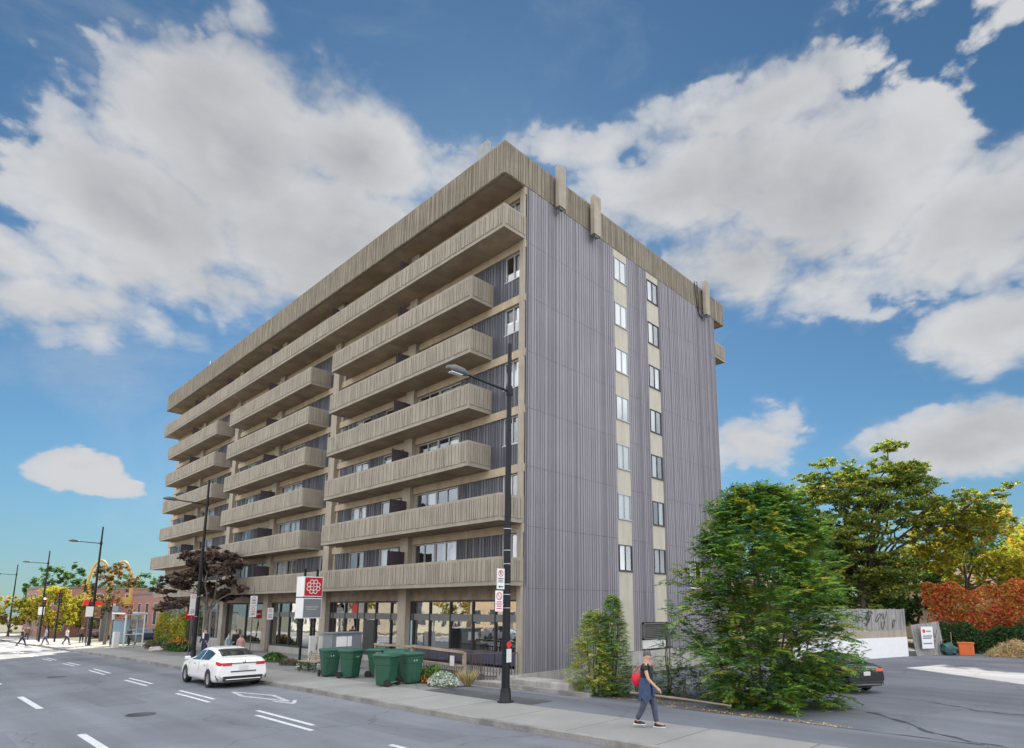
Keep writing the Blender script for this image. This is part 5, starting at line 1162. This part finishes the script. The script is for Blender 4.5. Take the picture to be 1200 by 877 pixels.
for i in range(12):
    p0 = a+d*(i/12); p1 = a+d*((i+.94)/12); top = 1.62+.02*i+random.uniform(-.02, .02); z0 = -.5
    nn = Vector((d.y, -d.x)).normalized()
    V = [(p.x+nn.x*o_, p.y+nn.y*o_, z) for (z, sh) in ((z0, .25), (top, -.05)) for (p, o_) in ((p0, sh), (p1, sh), (p1, sh-.05), (p0, sh-.05))]
    m.add(V, [(0, 3, 2, 1), (4, 5, 6, 7), (0, 1, 5, 4), (1, 2, 6, 5), (2, 3, 7, 6), (3, 0, 4, 7)])
m.build('boards', M['greywood'], t_); scribble(t_, (7.95, 30.4), (8.95, 32.5), -.4, 1.6, 5, n=6, off=.12)
t_ = thing('notice_board', 'white notice board with a dark round mark fixed on the leaning grey boards', 'notice', (7.98, 30.2, 0), math.atan2(d.y, d.x))
MB().box(-.0, 1.15, -.16, -.13, .05, 1.52).build('plate', M['white'], t_); k = MB()
kk = MB(); kk.disc((.25, -.163, 1.22), .14, 'y', 14); kk.build('round_mark', M['redp'], t_)
for (a_, b_, z) in ((.45, .95, 1.16), (.12, 1.05, .84), (.12, .95, .70), (.12, 1.0, .34)): k.box(a_, b_, -.164, -.16, z, z+.09)
k.build('print', M['grey'], t_)
t_ = thing('plastic_box', 'orange plastic box on its side by the hedge', 'box', (10.25, 33.0, -.45), R(12)); MB().box(-.55, .35, -.3, .3, 0, .86).build('tub', M['orangep'], t_, bevel=.05); MB().box(-.6, .4, -.33, .33, .80, .9).build('rim', M['orangep'], t_, bevel=.02)
t_ = thing('garden_bag', 'dark teal crumpled bag left of the orange box', 'bag', (9.25, 32.3, -.45)); bm2 = bmesh.new(); bmesh.ops.create_icosphere(bm2, subdivisions=3, radius=.5)
for v in bm2.verts: v.co = Vector((v.co.x*1.0+.06*math.sin(v.co.z*14), v.co.y*.8+.05*math.sin(v.co.x*13), max(0, .42+v.co.z*.85+.07*math.sin(v.co.x*11+v.co.y*9))))
me = bpy.data.meshes.new('bag_body'); bm2.to_mesh(me); bm2.free(); me.materials.append(M['tealp']); o = bpy.data.objects.new('bag_body', me); COL.objects.link(o); o.parent = t_
tag(MB().tube([(9.2, 33.6, -.4), (9.22, 33.62, 1.1)], .03, 6).build('stake', M['wood']), 'thin pale stake standing behind the teal bag', 'stake')
tag(MB().box(-31, -10.6, 19.9, 36.9, -1, 26).build('shade_block', M['bricktan']), 'unseen tan block added behind the concrete apartment block to shade the car park', 'building')  # stands out of view, added for its shadow on the lot
# the opposite side of the boulevard (seen in the shop glass)
for i, (x0, x1, h, wm, l) in enumerate(((-100, -82, 8, 'offwhite', 'pale brick building opposite the junction'), (-81, -63, 7, 'column', 'grey-beige building opposite the arches'), (-62, -47, 7.5, 'panel', 'beige row house opposite, farthest left'), (-46, -30, 8.2, 'bricktan', 'tan brick building opposite the entrance'), (-29, -15, 7.2, 'foundation', 'grey building opposite the bus stop'), (-14, 2, 8.0, 'bricktan', 'tan brick building opposite the bins'), (3, 20, 7.4, 'column', 'grey-beige building opposite the corner'), (21, 38, 8, 'brickred', 'red brick building at the viewer side, far right'))):
    shed('row_building', l, x0, x1, -47, -35, h, wm, 2, 5, 0, face=1, z=g(x0))
for i, (x, l) in enumerate(((-62, 'street tree across the road, farthest left'), (-40, 'street tree across the road, left'), (-18, 'street tree across the road, middle'), (4, 'street tree across the road, right'))):
    bushy('street_tree', l, (x, -27.5, g(x)), 6.5, 2.3, .14, 14, 1.0, 150, .2, LM['yellow'], [3, 4, 3], 200+i, z0=.3)
# ================================================================ cars
def interp(x, t): return float(np.interp(x, [a for a, _ in t], [b for _, b in t]))
def sm_interp(x, t):
    xs = [a for a, _ in t]; return sum(interp(x+d, t)*w_ for d, w_ in ((-.06, .25), (0, .5), (.06, .25)))
def chaikin(P, it=3):
    for _ in range(it):
        Q = [P[0]]
        for a, b in zip(P[:-1], P[1:]): Q += [(a[0]*.75+b[0]*.25, a[1]*.75+b[1]*.25), (a[0]*.25+b[0]*.75, a[1]*.25+b[1]*.75)]
        Q.append(P[-1]); P = Q
    return P
SED = dict(top=[(-2.34, .93), (-2.27, 1.05), (-2.1, 1.115), (-1.8, 1.14), (-1.2, 1.335), (-.7, 1.425), (-.2, 1.445), (.25, 1.40), (.6, 1.25), (1.1, 1.0), (1.35, .95), (1.9, .84), (2.15, .72), (2.3, .55)],
 wt=[(-2.34, .60), (-2.1, .66), (-1.8, .66), (-1.3, .60), (-.7, .58), (.2, .58), (.8, .64), (1.2, .70), (1.9, .66), (2.3, .5)],
 zb=[(-2.34, .88), (-2.0, .98), (-1.0, .95), (1.1, .86), (1.9, .74), (2.3, .5)],
 wb=[(-2.34, .74), (-2.2, .82), (-1.9, .865), (-1.2, .87), (1.2, .86), (1.8, .84), (2.15, .74), (2.3, .55)],
 wm=[(-2.34, .80), (-2.2, .865), (-1.9, .895), (1.6, .895), (2.0, .85), (2.2, .72), (2.3, .55)],
 zl=[(-2.34, .42), (-2.2, .28), (-1.9, .20), (1.9, .19), (2.2, .22), (2.3, .30)])
def section(x, S=SED):
    zt = sm_interp(x, S['top']); wt = sm_interp(x, S['wt']); zb = min(sm_interp(x, S['zb']), zt-.03); wb = sm_interp(x, S['wb']); wm = sm_interp(x, S['wm']); zl = sm_interp(x, S['zl'])
    gh = max(0, min(1, (zt-zb-.08)/.15)); wtt = wb*(1-gh)*.93+wt*gh
    P = [(0, zl), (wm*.86, zl), (wm, zl+.10), (wm, .56), (wm*.985, zb-.13), (wb, zb), (wb-.01, zb+.015), (wtt+.03, zt-.10*gh-.03), (wtt*.93, zt-.02), (wtt*.55, zt), (0, zt)]
    return chaikin(P, 2)
def stations(S=SED):
    return sorted(set([round(v, 3) for v in list(np.linspace(-2.34, -1.9, 10))+list(np.linspace(-1.9, 1.9, 48))+list(np.linspace(1.9, 2.3, 9))]))
def side_y(x, z, S=SED):
    P = [p for p in section(x, S) if p[1] > .3]; P = P[1:]
    for a, b in zip(P[:-1], P[1:]):
        if (a[1]-z)*(b[1]-z) <= 0 and abs(a[1]-b[1]) > 1e-6 and a[0] > .3: t = (z-a[1])/(b[1]-a[1]); return a[0]+(b[0]-a[0])*t
    return P[-1][0]
def top_z(x, y, S=SED):
    P = section(x, S); P = P[len(P)//2:]
    for a, b in zip(P[:-1], P[1:]):
        if (a[0]-y)*(b[0]-y) <= 0 and abs(a[0]-b[0]) > 1e-6: t = (y-a[0])/(b[0]-a[0]); return a[1]+(b[1]-a[1])*t
    return P[-1][1]
def make_car(label, paint, tailm='tail', group=None, name='car', S=SED):
    t_ = thing(name, label, 'car', group=group)
    st_ = stations(); V = []; F = []; rows = [section(x, S) for x in st_]; n = len(rows[0]); m_ = 2*n-2
    for x, P in zip(st_, rows):
        L_ = [(x, y, z) for y, z in P]+[(x, -y, z) for y, z in reversed(P[1:-1])]; V += L_
    for i in range(len(st_)-1):
        for k in range(m_): F.append((i*m_+k, i*m_+(k+1) % m_, (i+1)*m_+(k+1) % m_, (i+1)*m_+k))
    F.append(tuple(range(m_))[::-1]); F.append(tuple((len(st_)-1)*m_+k for k in range(m_)))
    mb = MB().add(V, F, 0, True); body = mb.build('body', M[paint], t_)
    bm = bmesh.new(); bm.from_mesh(body.data); bmesh.ops.recalc_face_normals(bm, faces=bm.faces); bm.to_mesh(body.data); bm.free()
    cut = MB()
    for wx in (-1.33, 1.37):
        for s in (-1, 1): cut.tube([(wx, s*.55, .33), (wx, s*1.1, .33)], .37, 28, smooth=False)
    c = cut.build('cut', M['black']); bm = bmesh.new(); bm.from_mesh(c.data); bmesh.ops.recalc_face_normals(bm, faces=bm.faces); bm.to_mesh(c.data); bm.free()
    md = body.modifiers.new('b', 'BOOLEAN'); md.object = c; md.operation = 'DIFFERENCE'; md.solver = 'EXACT'
    bpy.context.view_layer.update(); dg = bpy.context.evaluated_depsgraph_get(); me = bpy.data.meshes.new_from_object(body.evaluated_get(dg)); body.modifiers.clear(); body.data = me; bpy.data.objects.remove(c)
    try: me.set_sharp_from_angle(angle=R(38))
    except Exception: pass
    e = .006
    # side glass
    for s in (-1, 1):
        for (xa, xb, sl) in ((-.18, .98, .0), (-1.18, -.26, .0)):
            g_ = MB(); nx, nz = 12, 5; V = []
            for i in range(nx+1):
                x = xa+(xb-xa)*i/nx; zt = sm_interp(x, S['top']); z0 = min(sm_interp(x, S['zb'])+.045, zt-.1); z1 = max(z0+.01, zt-.115)
                for j in range(nz+1): z = z0+(z1-z0)*j/nz; V.append((x, s*(side_y(x, z, S)+e), z))
            g_.add(V, [(i*(nz+1)+j, (i+1)*(nz+1)+j, (i+1)*(nz+1)+j+1, i*(nz+1)+j+1) for i in range(nx) for j in range(nz)], 0, True); g_.build('side_window', M['carglass2'], t_)
    for nm, xa, xb, pad in (('rear_window', -1.76, -1.02, .07), ('windscreen', .38, 1.12, .07)):
        g_ = MB(); nx, ny = 8, 12; V = []
        for i in range(nx+1):
            x = xa+(xb-xa)*i/nx; W = sm_interp(x, S['wt'])-pad+(0.0)
            for j in range(ny+1): y = -W+2*W*j/ny; V.append((x, y, top_z(x, abs(y), S)+e+.003))
        g_.add(V, [(i*(ny+1)+j, (i+1)*(ny+1)+j, (i+1)*(ny+1)+j+1, i*(ny+1)+j+1) for i in range(nx) for j in range(ny)], 0, True); g_.build(nm, M['carglass2'], t_)
    for s in (-1, 1):
        tl = MB(); V = []   # wrap-round tail lamp following the skin
        pts = [(-2.345, .42), (-2.345, .66), (-2.32, .78), (-2.2, .86), (-2.02, .895)]
        for x, y in pts:
            zt_ = .93 if x < -2.25 else .95+(x+2.25)*.12; yy = y
            if x >= -2.25: yy = side_y(x, .90, S)+.012
            V += [(x-.012, s*yy, .84+(0 if x < -2.1 else .05)), (x-.012, s*yy, zt_+.02)]
        V2 = [(v[0]+.06, v[1]*.93, v[2]) for v in V]; n0 = len(V)
        tl.add(V, [(2*i, 2*i+2, 2*i+3, 2*i+1) for i in range(len(pts)-1)], 0, True)
        tl.build('tail_light', M[tailm], t_)
        hl = MB().mbox(Matrix.Translation((2.08, s*.66, .66)) @ Matrix.Rotation(s*-.5, 4, 'Z'), .30, .22, .12).build('headlight', M['chrome'], t_, bevel=.03)
        mi_ = MB().mbox(Matrix.Translation((.80, s*1.0, .99)), .12, .2, .13); mi_.build('mirror', M[paint if paint != 'carwhite' else 'carwhite'], t_, bevel=.03)
        d_ = MB()
        for x in (-1.22, -.22, .98):
            P_ = [(x+(.05 if x < -1 else 0), s*(side_y(x, z, S)+.002), z) for z in np.linspace(.3, .88, 8)]; d_.tube(P_, .006, 4)
        d_.build('door_seam', M['black'], t_)
        hd = MB()
        for x in (-.35-.55, .25): hd.box(x-.09, x+.09, min(s*(side_y(x, .80, S)+.0), s*(side_y(x, .80, S)+.022)), max(s*(side_y(x, .80, S)), s*(side_y(x, .80, S)+.022)), .79, .815)
        hd.build('door_handle', M['chrome'] if paint == 'carwhite' else M[paint], t_)
    for wx in (-1.33, 1.37):
        for s in (-1, 1):
            w_ = MB(); pr_ = [(.20, -.10), (.30, -.105), (.325, -.08), (.332, 0), (.325, .08), (.30, .105), (.20, .10)]
            V = [(wx+r_*math.cos(a), s*.79+y_, .332+r_*math.sin(a)) for r_, y_ in pr_ for a in np.linspace(0, 2*math.pi, 28, endpoint=False)]
            w_.add(V, [(i*28+k, i*28+(k+1) % 28, (i+1)*28+(k+1) % 28, (i+1)*28+k) for i in range(6) for k in range(28)], 0, True); wo = w_.build('wheel', M['rubber'], t_)
            q = MB(); V = [(wx+r_*math.cos(a), s*(.79+y_), .332+r_*math.sin(a)) for r_, y_ in ((.225, .085), (.205, .085), (.195, .03)) for a in np.linspace(0, 2*math.pi, 28, endpoint=False)]
            q.add(V, [(i*28+k, i*28+(k+1) % 28, (i+1)*28+(k+1) % 28, (i+1)*28+k) for i in range(2) for k in range(28)], 0, True); q.disc((wx, s*.82, .332), .2, 'y', 28, 1)
            for k in range(10):
                a = k*math.pi/5+.2; q.bar((wx+.03*math.cos(a), s*.865, .332+.03*math.sin(a)), (wx+.205*math.cos(a), s*.87, .332+.205*math.sin(a)), .035, .02)
            q.tube([(wx, s*.85, .332), (wx, s*.88, .332)], .05, 10); q.build('rim', [M['rim'], M['spandrel']], wo)
    lb = MB(); lb.box(-2.385, -2.1, -.66, .66, .30, .42, 0); lb.box(-2.37, -2.3, -.70, .70, .42, .47, 0); lb.build('rear_trim', M['black'], t_, bevel=.02)
    MB().box(-2.39, -2.36, -.60, .60, .345, .375).build('bumper_strip', M[paint] if paint == 'carwhite' else M['chrome'], t_)
    MB().box(-2.362, -2.33, -.44, .44, .61, .645).build('boot_recess', M['black'], t_)
    MB().box(-2.362, -2.33, -.44, .44, .905, .93).build('boot_trim', M['black'] if paint == 'carwhite' else M['chrome'], t_)
    pt = MB().box(-2.366, -2.34, -.155, .155, .69, .845).build('number_plate', M['offwhite'], t_, bevel=.004)
    b_ = MB().lathe([(0, 0), (.05, 0), (.05, .01), (0, .01)], 14).build('badge', M['chrome'], t_); b_.location = (-2.345, 0, .965); b_.rotation_euler = (0, R(-80), 0)
    for s in (-1, 1): MB().tube([(-2.13, s*.875, .50), (-2.2, s*.86, .40), (-2.26, s*.82, .33)], .018, 5).build('rear_vent', M['black'], t_)
    MB().box(-1.9, 1.9, -.6, .6, .17, .30).build('underbody', M['black'], t_)
    return t_
M['carglass2'] = mat('tinted_glass', (.025, .032, .035), .04, .05, 1, spec=1.0)
c1 = make_car('white saloon car driving away beside the kerb, nearest on the road', 'carwhite', name='parked_car')
c1.name = 'white_car'; c1.location = (-8.05, -8.78, g(-8.3)-.0); c1.rotation_euler.z = math.pi+R(-1.0)
c2 = make_car('black saloon car half hidden behind the big feathery shrub in the car park', 'carblack', 'tailorange', name='black_car')
c2.location = (8.85, 9.15, A(8.8, 9)); c2.rotation_euler.z = math.pi*.5+R(58)
dk = 0
for (x, y, m_, l, a) in ((-74, -11.2, 'carsilver', 'silver car waiting at the far junction', 180), (-86, -9.4, 'carblue', 'dark car beyond the silver one at the junction', 180), (-98, -12.5, 'carsilver', 'distant pale car on the road at the left edge', 0), (-66, 3.2, 'carblue', 'dark car parked in front of the brick building', 90), (-70, 3.4, 'carsilver', 'silver car parked left of the dark one by the brick building', 90), (-80, 2.4, 'carblack', 'black car parked behind the traffic lights', 80)):
    c = make_car(l, m_, name='car'); c.location = (x, y, g(x)); c.rotation_euler.z = R(a)
for (x, y, m_, l, a) in ((-24, -20.8, 'carwhite', 'white car parked across the road, opposite the entrance', 0), (-2, -21.0, 'carwhite', 'white car parked across the road near the viewer', 0)):
    c = make_car(l, m_, name='car'); c.location = (x, y-.2, g(x)); c.rotation_euler.z = R(a)
# ================================================================ people
def skin_mesh(name, verts, edges, radii, m, parent=None, sub=2, root=0, loc=None):
    me = bpy.data.meshes.new(name); me.from_pydata([tuple(v) for v in verts], edges, []); o = bpy.data.objects.new(name, me); COL.objects.link(o)
    o.modifiers.new('skin', 'SKIN'); 
    if not me.skin_vertices:
        bm = bmesh.new(); bm.from_mesh(me); bm.verts.layers.skin.verify(); bm.to_mesh(me); bm.free()
    for i, sv in enumerate(me.skin_vertices[0].data):
        r_ = radii[i]; sv.radius = (r_, r_) if isinstance(r_, (int, float)) else r_; sv.use_root = (i == root)
    o.modifiers[0].use_smooth_shade = True; s = o.modifiers.new('sub', 'SUBSURF'); s.levels = s.render_levels = sub
    dg = bpy.context.evaluated_depsgraph_get(); me2 = bpy.data.meshes.new_from_object(o.evaluated_get(dg)); bpy.data.objects.remove(o); me2.name = name
    me2.materials.clear(); me2.materials.append(m); o = bpy.data.objects.new(name, me2); COL.objects.link(o)
    for p_ in me2.polygons: p_.use_smooth = True
    if parent: o.parent = parent
    return o
def person(label, loc, rz, H=1.7, top='black', legs='jeans', hair='greyhair', arms=None, stride=.22, sit=False, lean=.0, shoes='black', sleeves=True, armL=None, armR=None, detail=False, group=None, bare=False):
    """faces +x; +y is the left side"""
    t_ = thing('person', label, 'person', loc, rz, group); k = H/1.7
    hz_ = .92 if not sit else .5
    pel = Vector((0, 0, hz_)); ch = Vector((lean*.8, 0, hz_+.42)); nk = Vector((lean*1.1, 0, hz_+.545)); hd = Vector((lean*1.2+.02, 0, hz_+.635)); tp = Vector((lean*1.2+.005, 0, hz_+.725))
    V = [pel, pel+Vector((lean*.3, 0, .16)), ch-Vector((0, 0, .08)), ch+Vector((0, 0, .03)), nk, hd, tp]; E = [(0, 1), (1, 2), (2, 3), (3, 4), (4, 5), (5, 6)]
    Rr = [(.10, .145), (.095, .125), (.11, .15), (.095, .13), .060, (.095, .076), (.092, .074)]
    legs_pts = {}; arms_pts = {}
    for s, nm in ((1, 'L'), (-1, 'R')):
        st_ = stride*(1 if s > 0 else -1)
        hip = pel+Vector((0, s*.085, -.04))
        if sit: kn = hip+Vector((.42, s*.04, .02)); an = kn+Vector((.05, 0, -.42)); toe = an+Vector((.17, 0, -.04))
        else: kn = Vector((st_*.62+.04, s*.09, .48)); an = Vector((st_ *1.25-.03*(s < 0), s*.09, .085+(.06 if st_ < 0 else 0))); toe = an+Vector((.17, s*.01, -.05-(.0 if st_ >= 0 else .04)))
        i0 = len(V); V += [hip, kn, an, toe]; E += [(0, i0), (i0, i0+1), (i0+1, i0+2), (i0+2, i0+3)]; Rr += [.085, .055, .038, .03]; legs_pts[nm] = (hip, kn, an, toe)
        sh = ch+Vector((0, s*.175, .02)); spec = (armL if s > 0 else armR) or ((-.05*st_*2, s*.23, -.29), (.10-st_*.5, s*.24, -.52))
        el_ = ch+Vector(spec[0])*1; wr = ch+Vector(spec[1]); hn = wr+(wr-el_).normalized()*.09
        i0 = len(V); V += [sh, el_, wr, hn]; E += [(3, i0), (i0, i0+1), (i0+1, i0+2), (i0+2, i0+3)]; Rr += [.052, .038, .027, (.036, .018)]; arms_pts[nm] = (sh, el_, wr, hn)
    V.append(hd+Vector((.085, 0, -.01))); E.append((5, len(V)-1)); Rr.append(.018)    # nose
    body = skin_mesh('body', [v*k for v in V], E, [(r[0]*k, r[1]*k) if isinstance(r, tuple) else r*k for r in Rr], M['skin'], t_)
    if detail:   # fingers and thumb, rooted in the palm
        for nm, s in (('L', 1), ('R', -1)):
            sh, el_, wr, hn = arms_pts[nm]; d = (hn-wr).normalized(); sd = d.cross(Vector((1, 0, 0))).normalized() if abs(d.x) < .9 else Vector((0, 1, 0)); cu = d.cross(sd)
            fv = []; fe = []; fr_ = []
            m = MB()
            for q, ln in enumerate((.062, .072, .068, .052)):
                b = hn+sd*(q-1.5)*.018-d*.02; p1 = b+d*ln*.55; p2 = p1+(d*.7+cu*.6)*ln*.4; p3 = p2+(d*.4+cu*.9)*ln*.35; m.tube([(b*k)[:], (p1*k)[:], (p2*k)[:], (p3*k)[:]], [.0095, .0088, .008, .006], 6)
            b = wr+d*.03+sd*.03; m.tube([(b*k)[:], ((b+sd*.03+d*.02)*k)[:], ((b+sd*.035+d*.055+cu*.01)*k)[:]], [.012, .010, .008], 6); m.build('fingers', M['skin'], t_)
        fc = MB()
        for s in (-1, 1): fc.lathe([(0, -.010), (.009, -.004), (.009, .004), (0, .010)], 8, c=tuple((hd+Vector((.078, s*.03, .02)))*k), mi=0)
        fc.build('eyes', M['black'], t_); MB().tube([((hd+Vector((.083, -.022, -.045)))*k)[:], ((hd+Vector((.09, 0, -.048)))*k)[:], ((hd+Vector((.083, .022, -.045)))*k)[:]], .005, 6).build('mouth', mat('lips', (.35, .12, .10), .6), t_)
        for s in (-1, 1): MB().lathe([(0, -.03), (.014, -.015), (.016, .01), (0, .03)], 8, c=tuple((hd+Vector((0, s*.078, .0)))*k), sx=1.3, sy=.6).build('ear', M['skin'], t_)
    # hair cap
    hb = MB(); c = (hd+Vector((-.012, 0, .045)))*k; n = 14; pr_ = [(.098*math.cos(a), .108*math.sin(a)) for a in np.linspace(-.75, math.pi/2, 9)]
    hb.lathe([(r_*k, z*k) for r_, z in pr_], n, c=c, sx=1.0, sy=.84); hb.build('hair', M[hair], t_)
    # clothes follow the body with a little ease
    tv = [(pel-Vector((0, 0, .10)))*k]+[v*k for v in V[1:4]]+[((ch+Vector((0, 0, .085)))*k)]; te = [(0, 1), (1, 2), (2, 3), (3, 4)]; tr_ = [(.135*k, .175*k), (.125*k, .158*k), (.13*k, .168*k), (.112*k, .15*k), (.07*k, .09*k)]
    for nm in 'LR':
        sh, el_, wr, hn = arms_pts[nm]; i0 = len(tv)
        if sleeves: tv += [sh*k, el_*k, (wr*.95+el_*.05)*k]; te += [(3, i0), (i0, i0+1), (i0+1, i0+2)]; tr_ += [.067*k, .052*k, .042*k]
        else: tv += [sh*k, (sh*.55+el_*.45)*k]; te += [(3, i0), (i0, i0+1)]; tr_ += [.066*k, .056*k]
    skin_mesh('jacket' if sleeves else 'shirt', tv, te, tr_, M[top], t_)
    lv_ = [pel*k+Vector((0, 0, .07)), pel*k]; le = [(0, 1)]; lr = [(.118*k, .152*k), (.122*k, .160*k)]
    for nm in 'LR':
        hip, kn, an, toe = legs_pts[nm]; i0 = len(lv_); lv_ += [hip*k, ((hip+kn)/2)*k, kn*k, ((kn+an)/2)*k, (an+Vector((0, 0, .02)))*k]; le += [(1, i0)]+[(i0+j, i0+j+1) for j in range(4)]; lr += [.100*k, .092*k, .074*k, .066*k, .058*k]
    skin_mesh('trousers', lv_, le, lr, M[legs], t_)
    for nm in 'LR':
        hip, kn, an, toe = legs_pts[nm]; d = (toe-an); d.z = 0; d.normalize(); z0 = an.z-.085; h_ = an-d*.05
        sh_ = MB(); P_ = [h_*k+Vector((0, 0, -.03)), an*k+Vector((0, 0, -.035)), (an+d*.10)*k+Vector((0, 0, -.05)), (an+d*.19)*k+Vector((0, 0, -.062))]
        sh_.tube(P_, [.035*k, .05*k, .045*k, .028*k], 10); sh_.build('shoe', M[shoes], t_)
        so_ = MB(); a_ = math.atan2(d.y, d.x); so_.mbox(Matrix.Translation((an+d*.06)*k+Vector((0, 0, -.085*k+.012))) @ Matrix.Rotation(a_, 4, 'Z'), .27*k, .085*k, .024); so_.build('sole', M['white'] if detail else M['black'], t_, bevel=.01)
    return t_, arms_pts, k
M['jeans'] = mat('jeans', (.06, .07, .11), .85, .2, 9); M['navy'] = mat('navy_cloth', (.02, .03, .075), .85, .15, 8); M['blacktop'] = mat('black_cloth', (.018, .022, .024), .85, .15, 9)
M['denim'] = mat('denim_jacket', (.035, .06, .13), .85, .2, 9, col2=(.05, .08, .15)); M['greyhair'] = mat('grey_hair', (.10, .09, .085), .8, .3, 30); M['whitecloth'] = mat('white_cloth', (.6, .61, .62), .85, .08, 6)
M['redbag'] = mat('red_bag', (.55, .012, .03), .6, .15, 9); M['pinkcloth'] = mat('pink_cloth', (.45, .25, .25), .85, .1, 6); M['bluecloth'] = mat('pale_blue_cloth', (.25, .33, .42), .85, .1, 6); M['browncloth'] = mat('brown_cloth', (.16, .09, .06), .85, .1, 6)
px_, py_ = 10.35, -6.3
t_, ap, k = person('man in black T-shirt and jeans walking along the pavement with a red bag', (px_, py_, A(px_, py_)-.0), R(18), 1.66, 'blacktop', 'jeans', 'greyhair', stride=.15, sleeves=False, shoes='blacktop', lean=.02, detail=True,
   armL=((-.16, .22, -.20), (.10, .16, .0)), armR=((.10, -.25, -.26), (.30, -.26, -.44)))
# jacket tied round the waist
jm = MB(); n = 18
for i in range(n):
    pass
V = []
for i in range(n+1):
    a = math.pi*.30+2*math.pi*.74*i/n
    for z, rx, ry in ((1.09, .125, .165), (.88, .16, .195), (.70, .17, .20), (.60-.05*math.sin(i*1.3), .175, .21)): V.append((rx*math.cos(a)*(1+.05*math.sin(i*2.1)), ry*math.sin(a)*(1+.05*math.sin(i*2.1)), z*k))
jm.add(V, [(i*4+j, (i+1)*4+j, (i+1)*4+j+1, i*4+j+1) for i in range(n) for j in range(3)], 0, True); jm.tube([(.13, .04, .97*k), (.17, .02, .86*k), (.15, .05, .66*k)], [.035, .03, .02], 7); jm.tube([(.13, -.03, .97*k), (.17, -.04, .84*k), (.16, -.05, .70*k)], [.035, .03, .02], 7)
jm.build('tied_jacket', M['denim'], t_)
o = text('', .1, M['white']) if False else None
pr = MB(); pr.box(.145*k, .15*k, -.05, .05, 1.2*k, 1.24*k); pr.build('shirt_print', M['grey'], t_)
# the bag hangs behind his left shoulder
wr = ap['L'][3]*k; rot = Matrix.Rotation(R(18), 4, 'Z'); bp0 = rot @ Vector((-.24, .20, 1.02*k))
bt = thing('shoulder_bag', 'bright red bag carried by the walking man', 'bag', (px_+bp0.x, py_+bp0.y, A(px_, py_)+bp0.z), R(18))
bmm = bmesh.new(); bmesh.ops.create_icosphere(bmm, subdivisions=3, radius=.17)
for v in bmm.verts: v.co = Vector((v.co.x*1.05+.012*math.sin(v.co.z*40), v.co.y*.62, v.co.z*(1.05 if v.co.z < 0 else .85)+.012*math.sin(v.co.x*35)))
me = bpy.data.meshes.new('bag_body'); bmm.to_mesh(me); bmm.free(); me.materials.append(M['redbag']); [setattr(p_, 'use_smooth', True) for p_ in me.polygons]; o = bpy.data.objects.new('bag_body', me); COL.objects.link(o); o.parent = bt
MB().tube([(-.10, 0, .13), (.02, .02, .28), (.20, .06, .36), (.24, .05, .38)], .012, 6).tube([(.10, 0, .12), (.16, .02, .26), (.22, .06, .36)], .012, 6).build('strap', M['redbag'], bt)
def P(label, x, y, rz, **kw): return person(label, (x, y, A(x, y)), R(rz), **kw)
P('man in dark blue jacket and white shirt standing by the second street lamp', -22.3, -4.9, -60, H=1.72, top='navy', legs='navy', stride=.05)[0]
MB().mbox(Matrix.Translation((.135, 0, 1.28)), .02, .12, .34).build('shirt_front', M['whitecloth'], bpy.data.objects['person.001'])
P('person in black with a raised arm, just right of the man in the blue jacket', -20.8, -3.7, 200, H=1.65, top='blacktop', legs='blacktop', stride=.08, armR=((.15, -.2, -.18), (.33, -.15, -.02)))
P('person in a pale blue top seen over the roof of the white car, left one', -19.6, -4.5, 30, H=1.45, top='bluecloth', legs='jeans', stride=.05)
P('person in a pink top seen over the roof of the white car, right one', -18.6, -4.2, 160, H=1.4, top='pinkcloth', legs='jeans', stride=.05)
P('pedestrian in dark clothes striding over the sunlit crossing at far left', -60.6, -8.9, 80, H=1.75, top='blacktop', legs='navy', stride=.26)
P('pedestrian in a pale top walking near the junction, right of the dark one', -57.0, -7.6, -100, H=1.6, top='bluecloth', legs='jeans', stride=.2)
P('pedestrian in a white top crossing towards the shelter', -55.2, -6.3, 60, H=1.6, top='whitecloth', legs='navy', stride=.2)
P('pedestrian in brown by the lamp post at the junction corner', -62.5, -3.9, 180, H=1.75, top='browncloth', legs='blacktop', stride=.1)
P('small distant pedestrian in brown at the left edge of the street', -78, -6.5, 180, H=1.75, top='browncloth', legs='navy', stride=.15)
P('person in a dark coat inside the bus shelter', -45.0, -3.6, -60, H=1.65, top='navy', legs='blacktop', stride=.04)
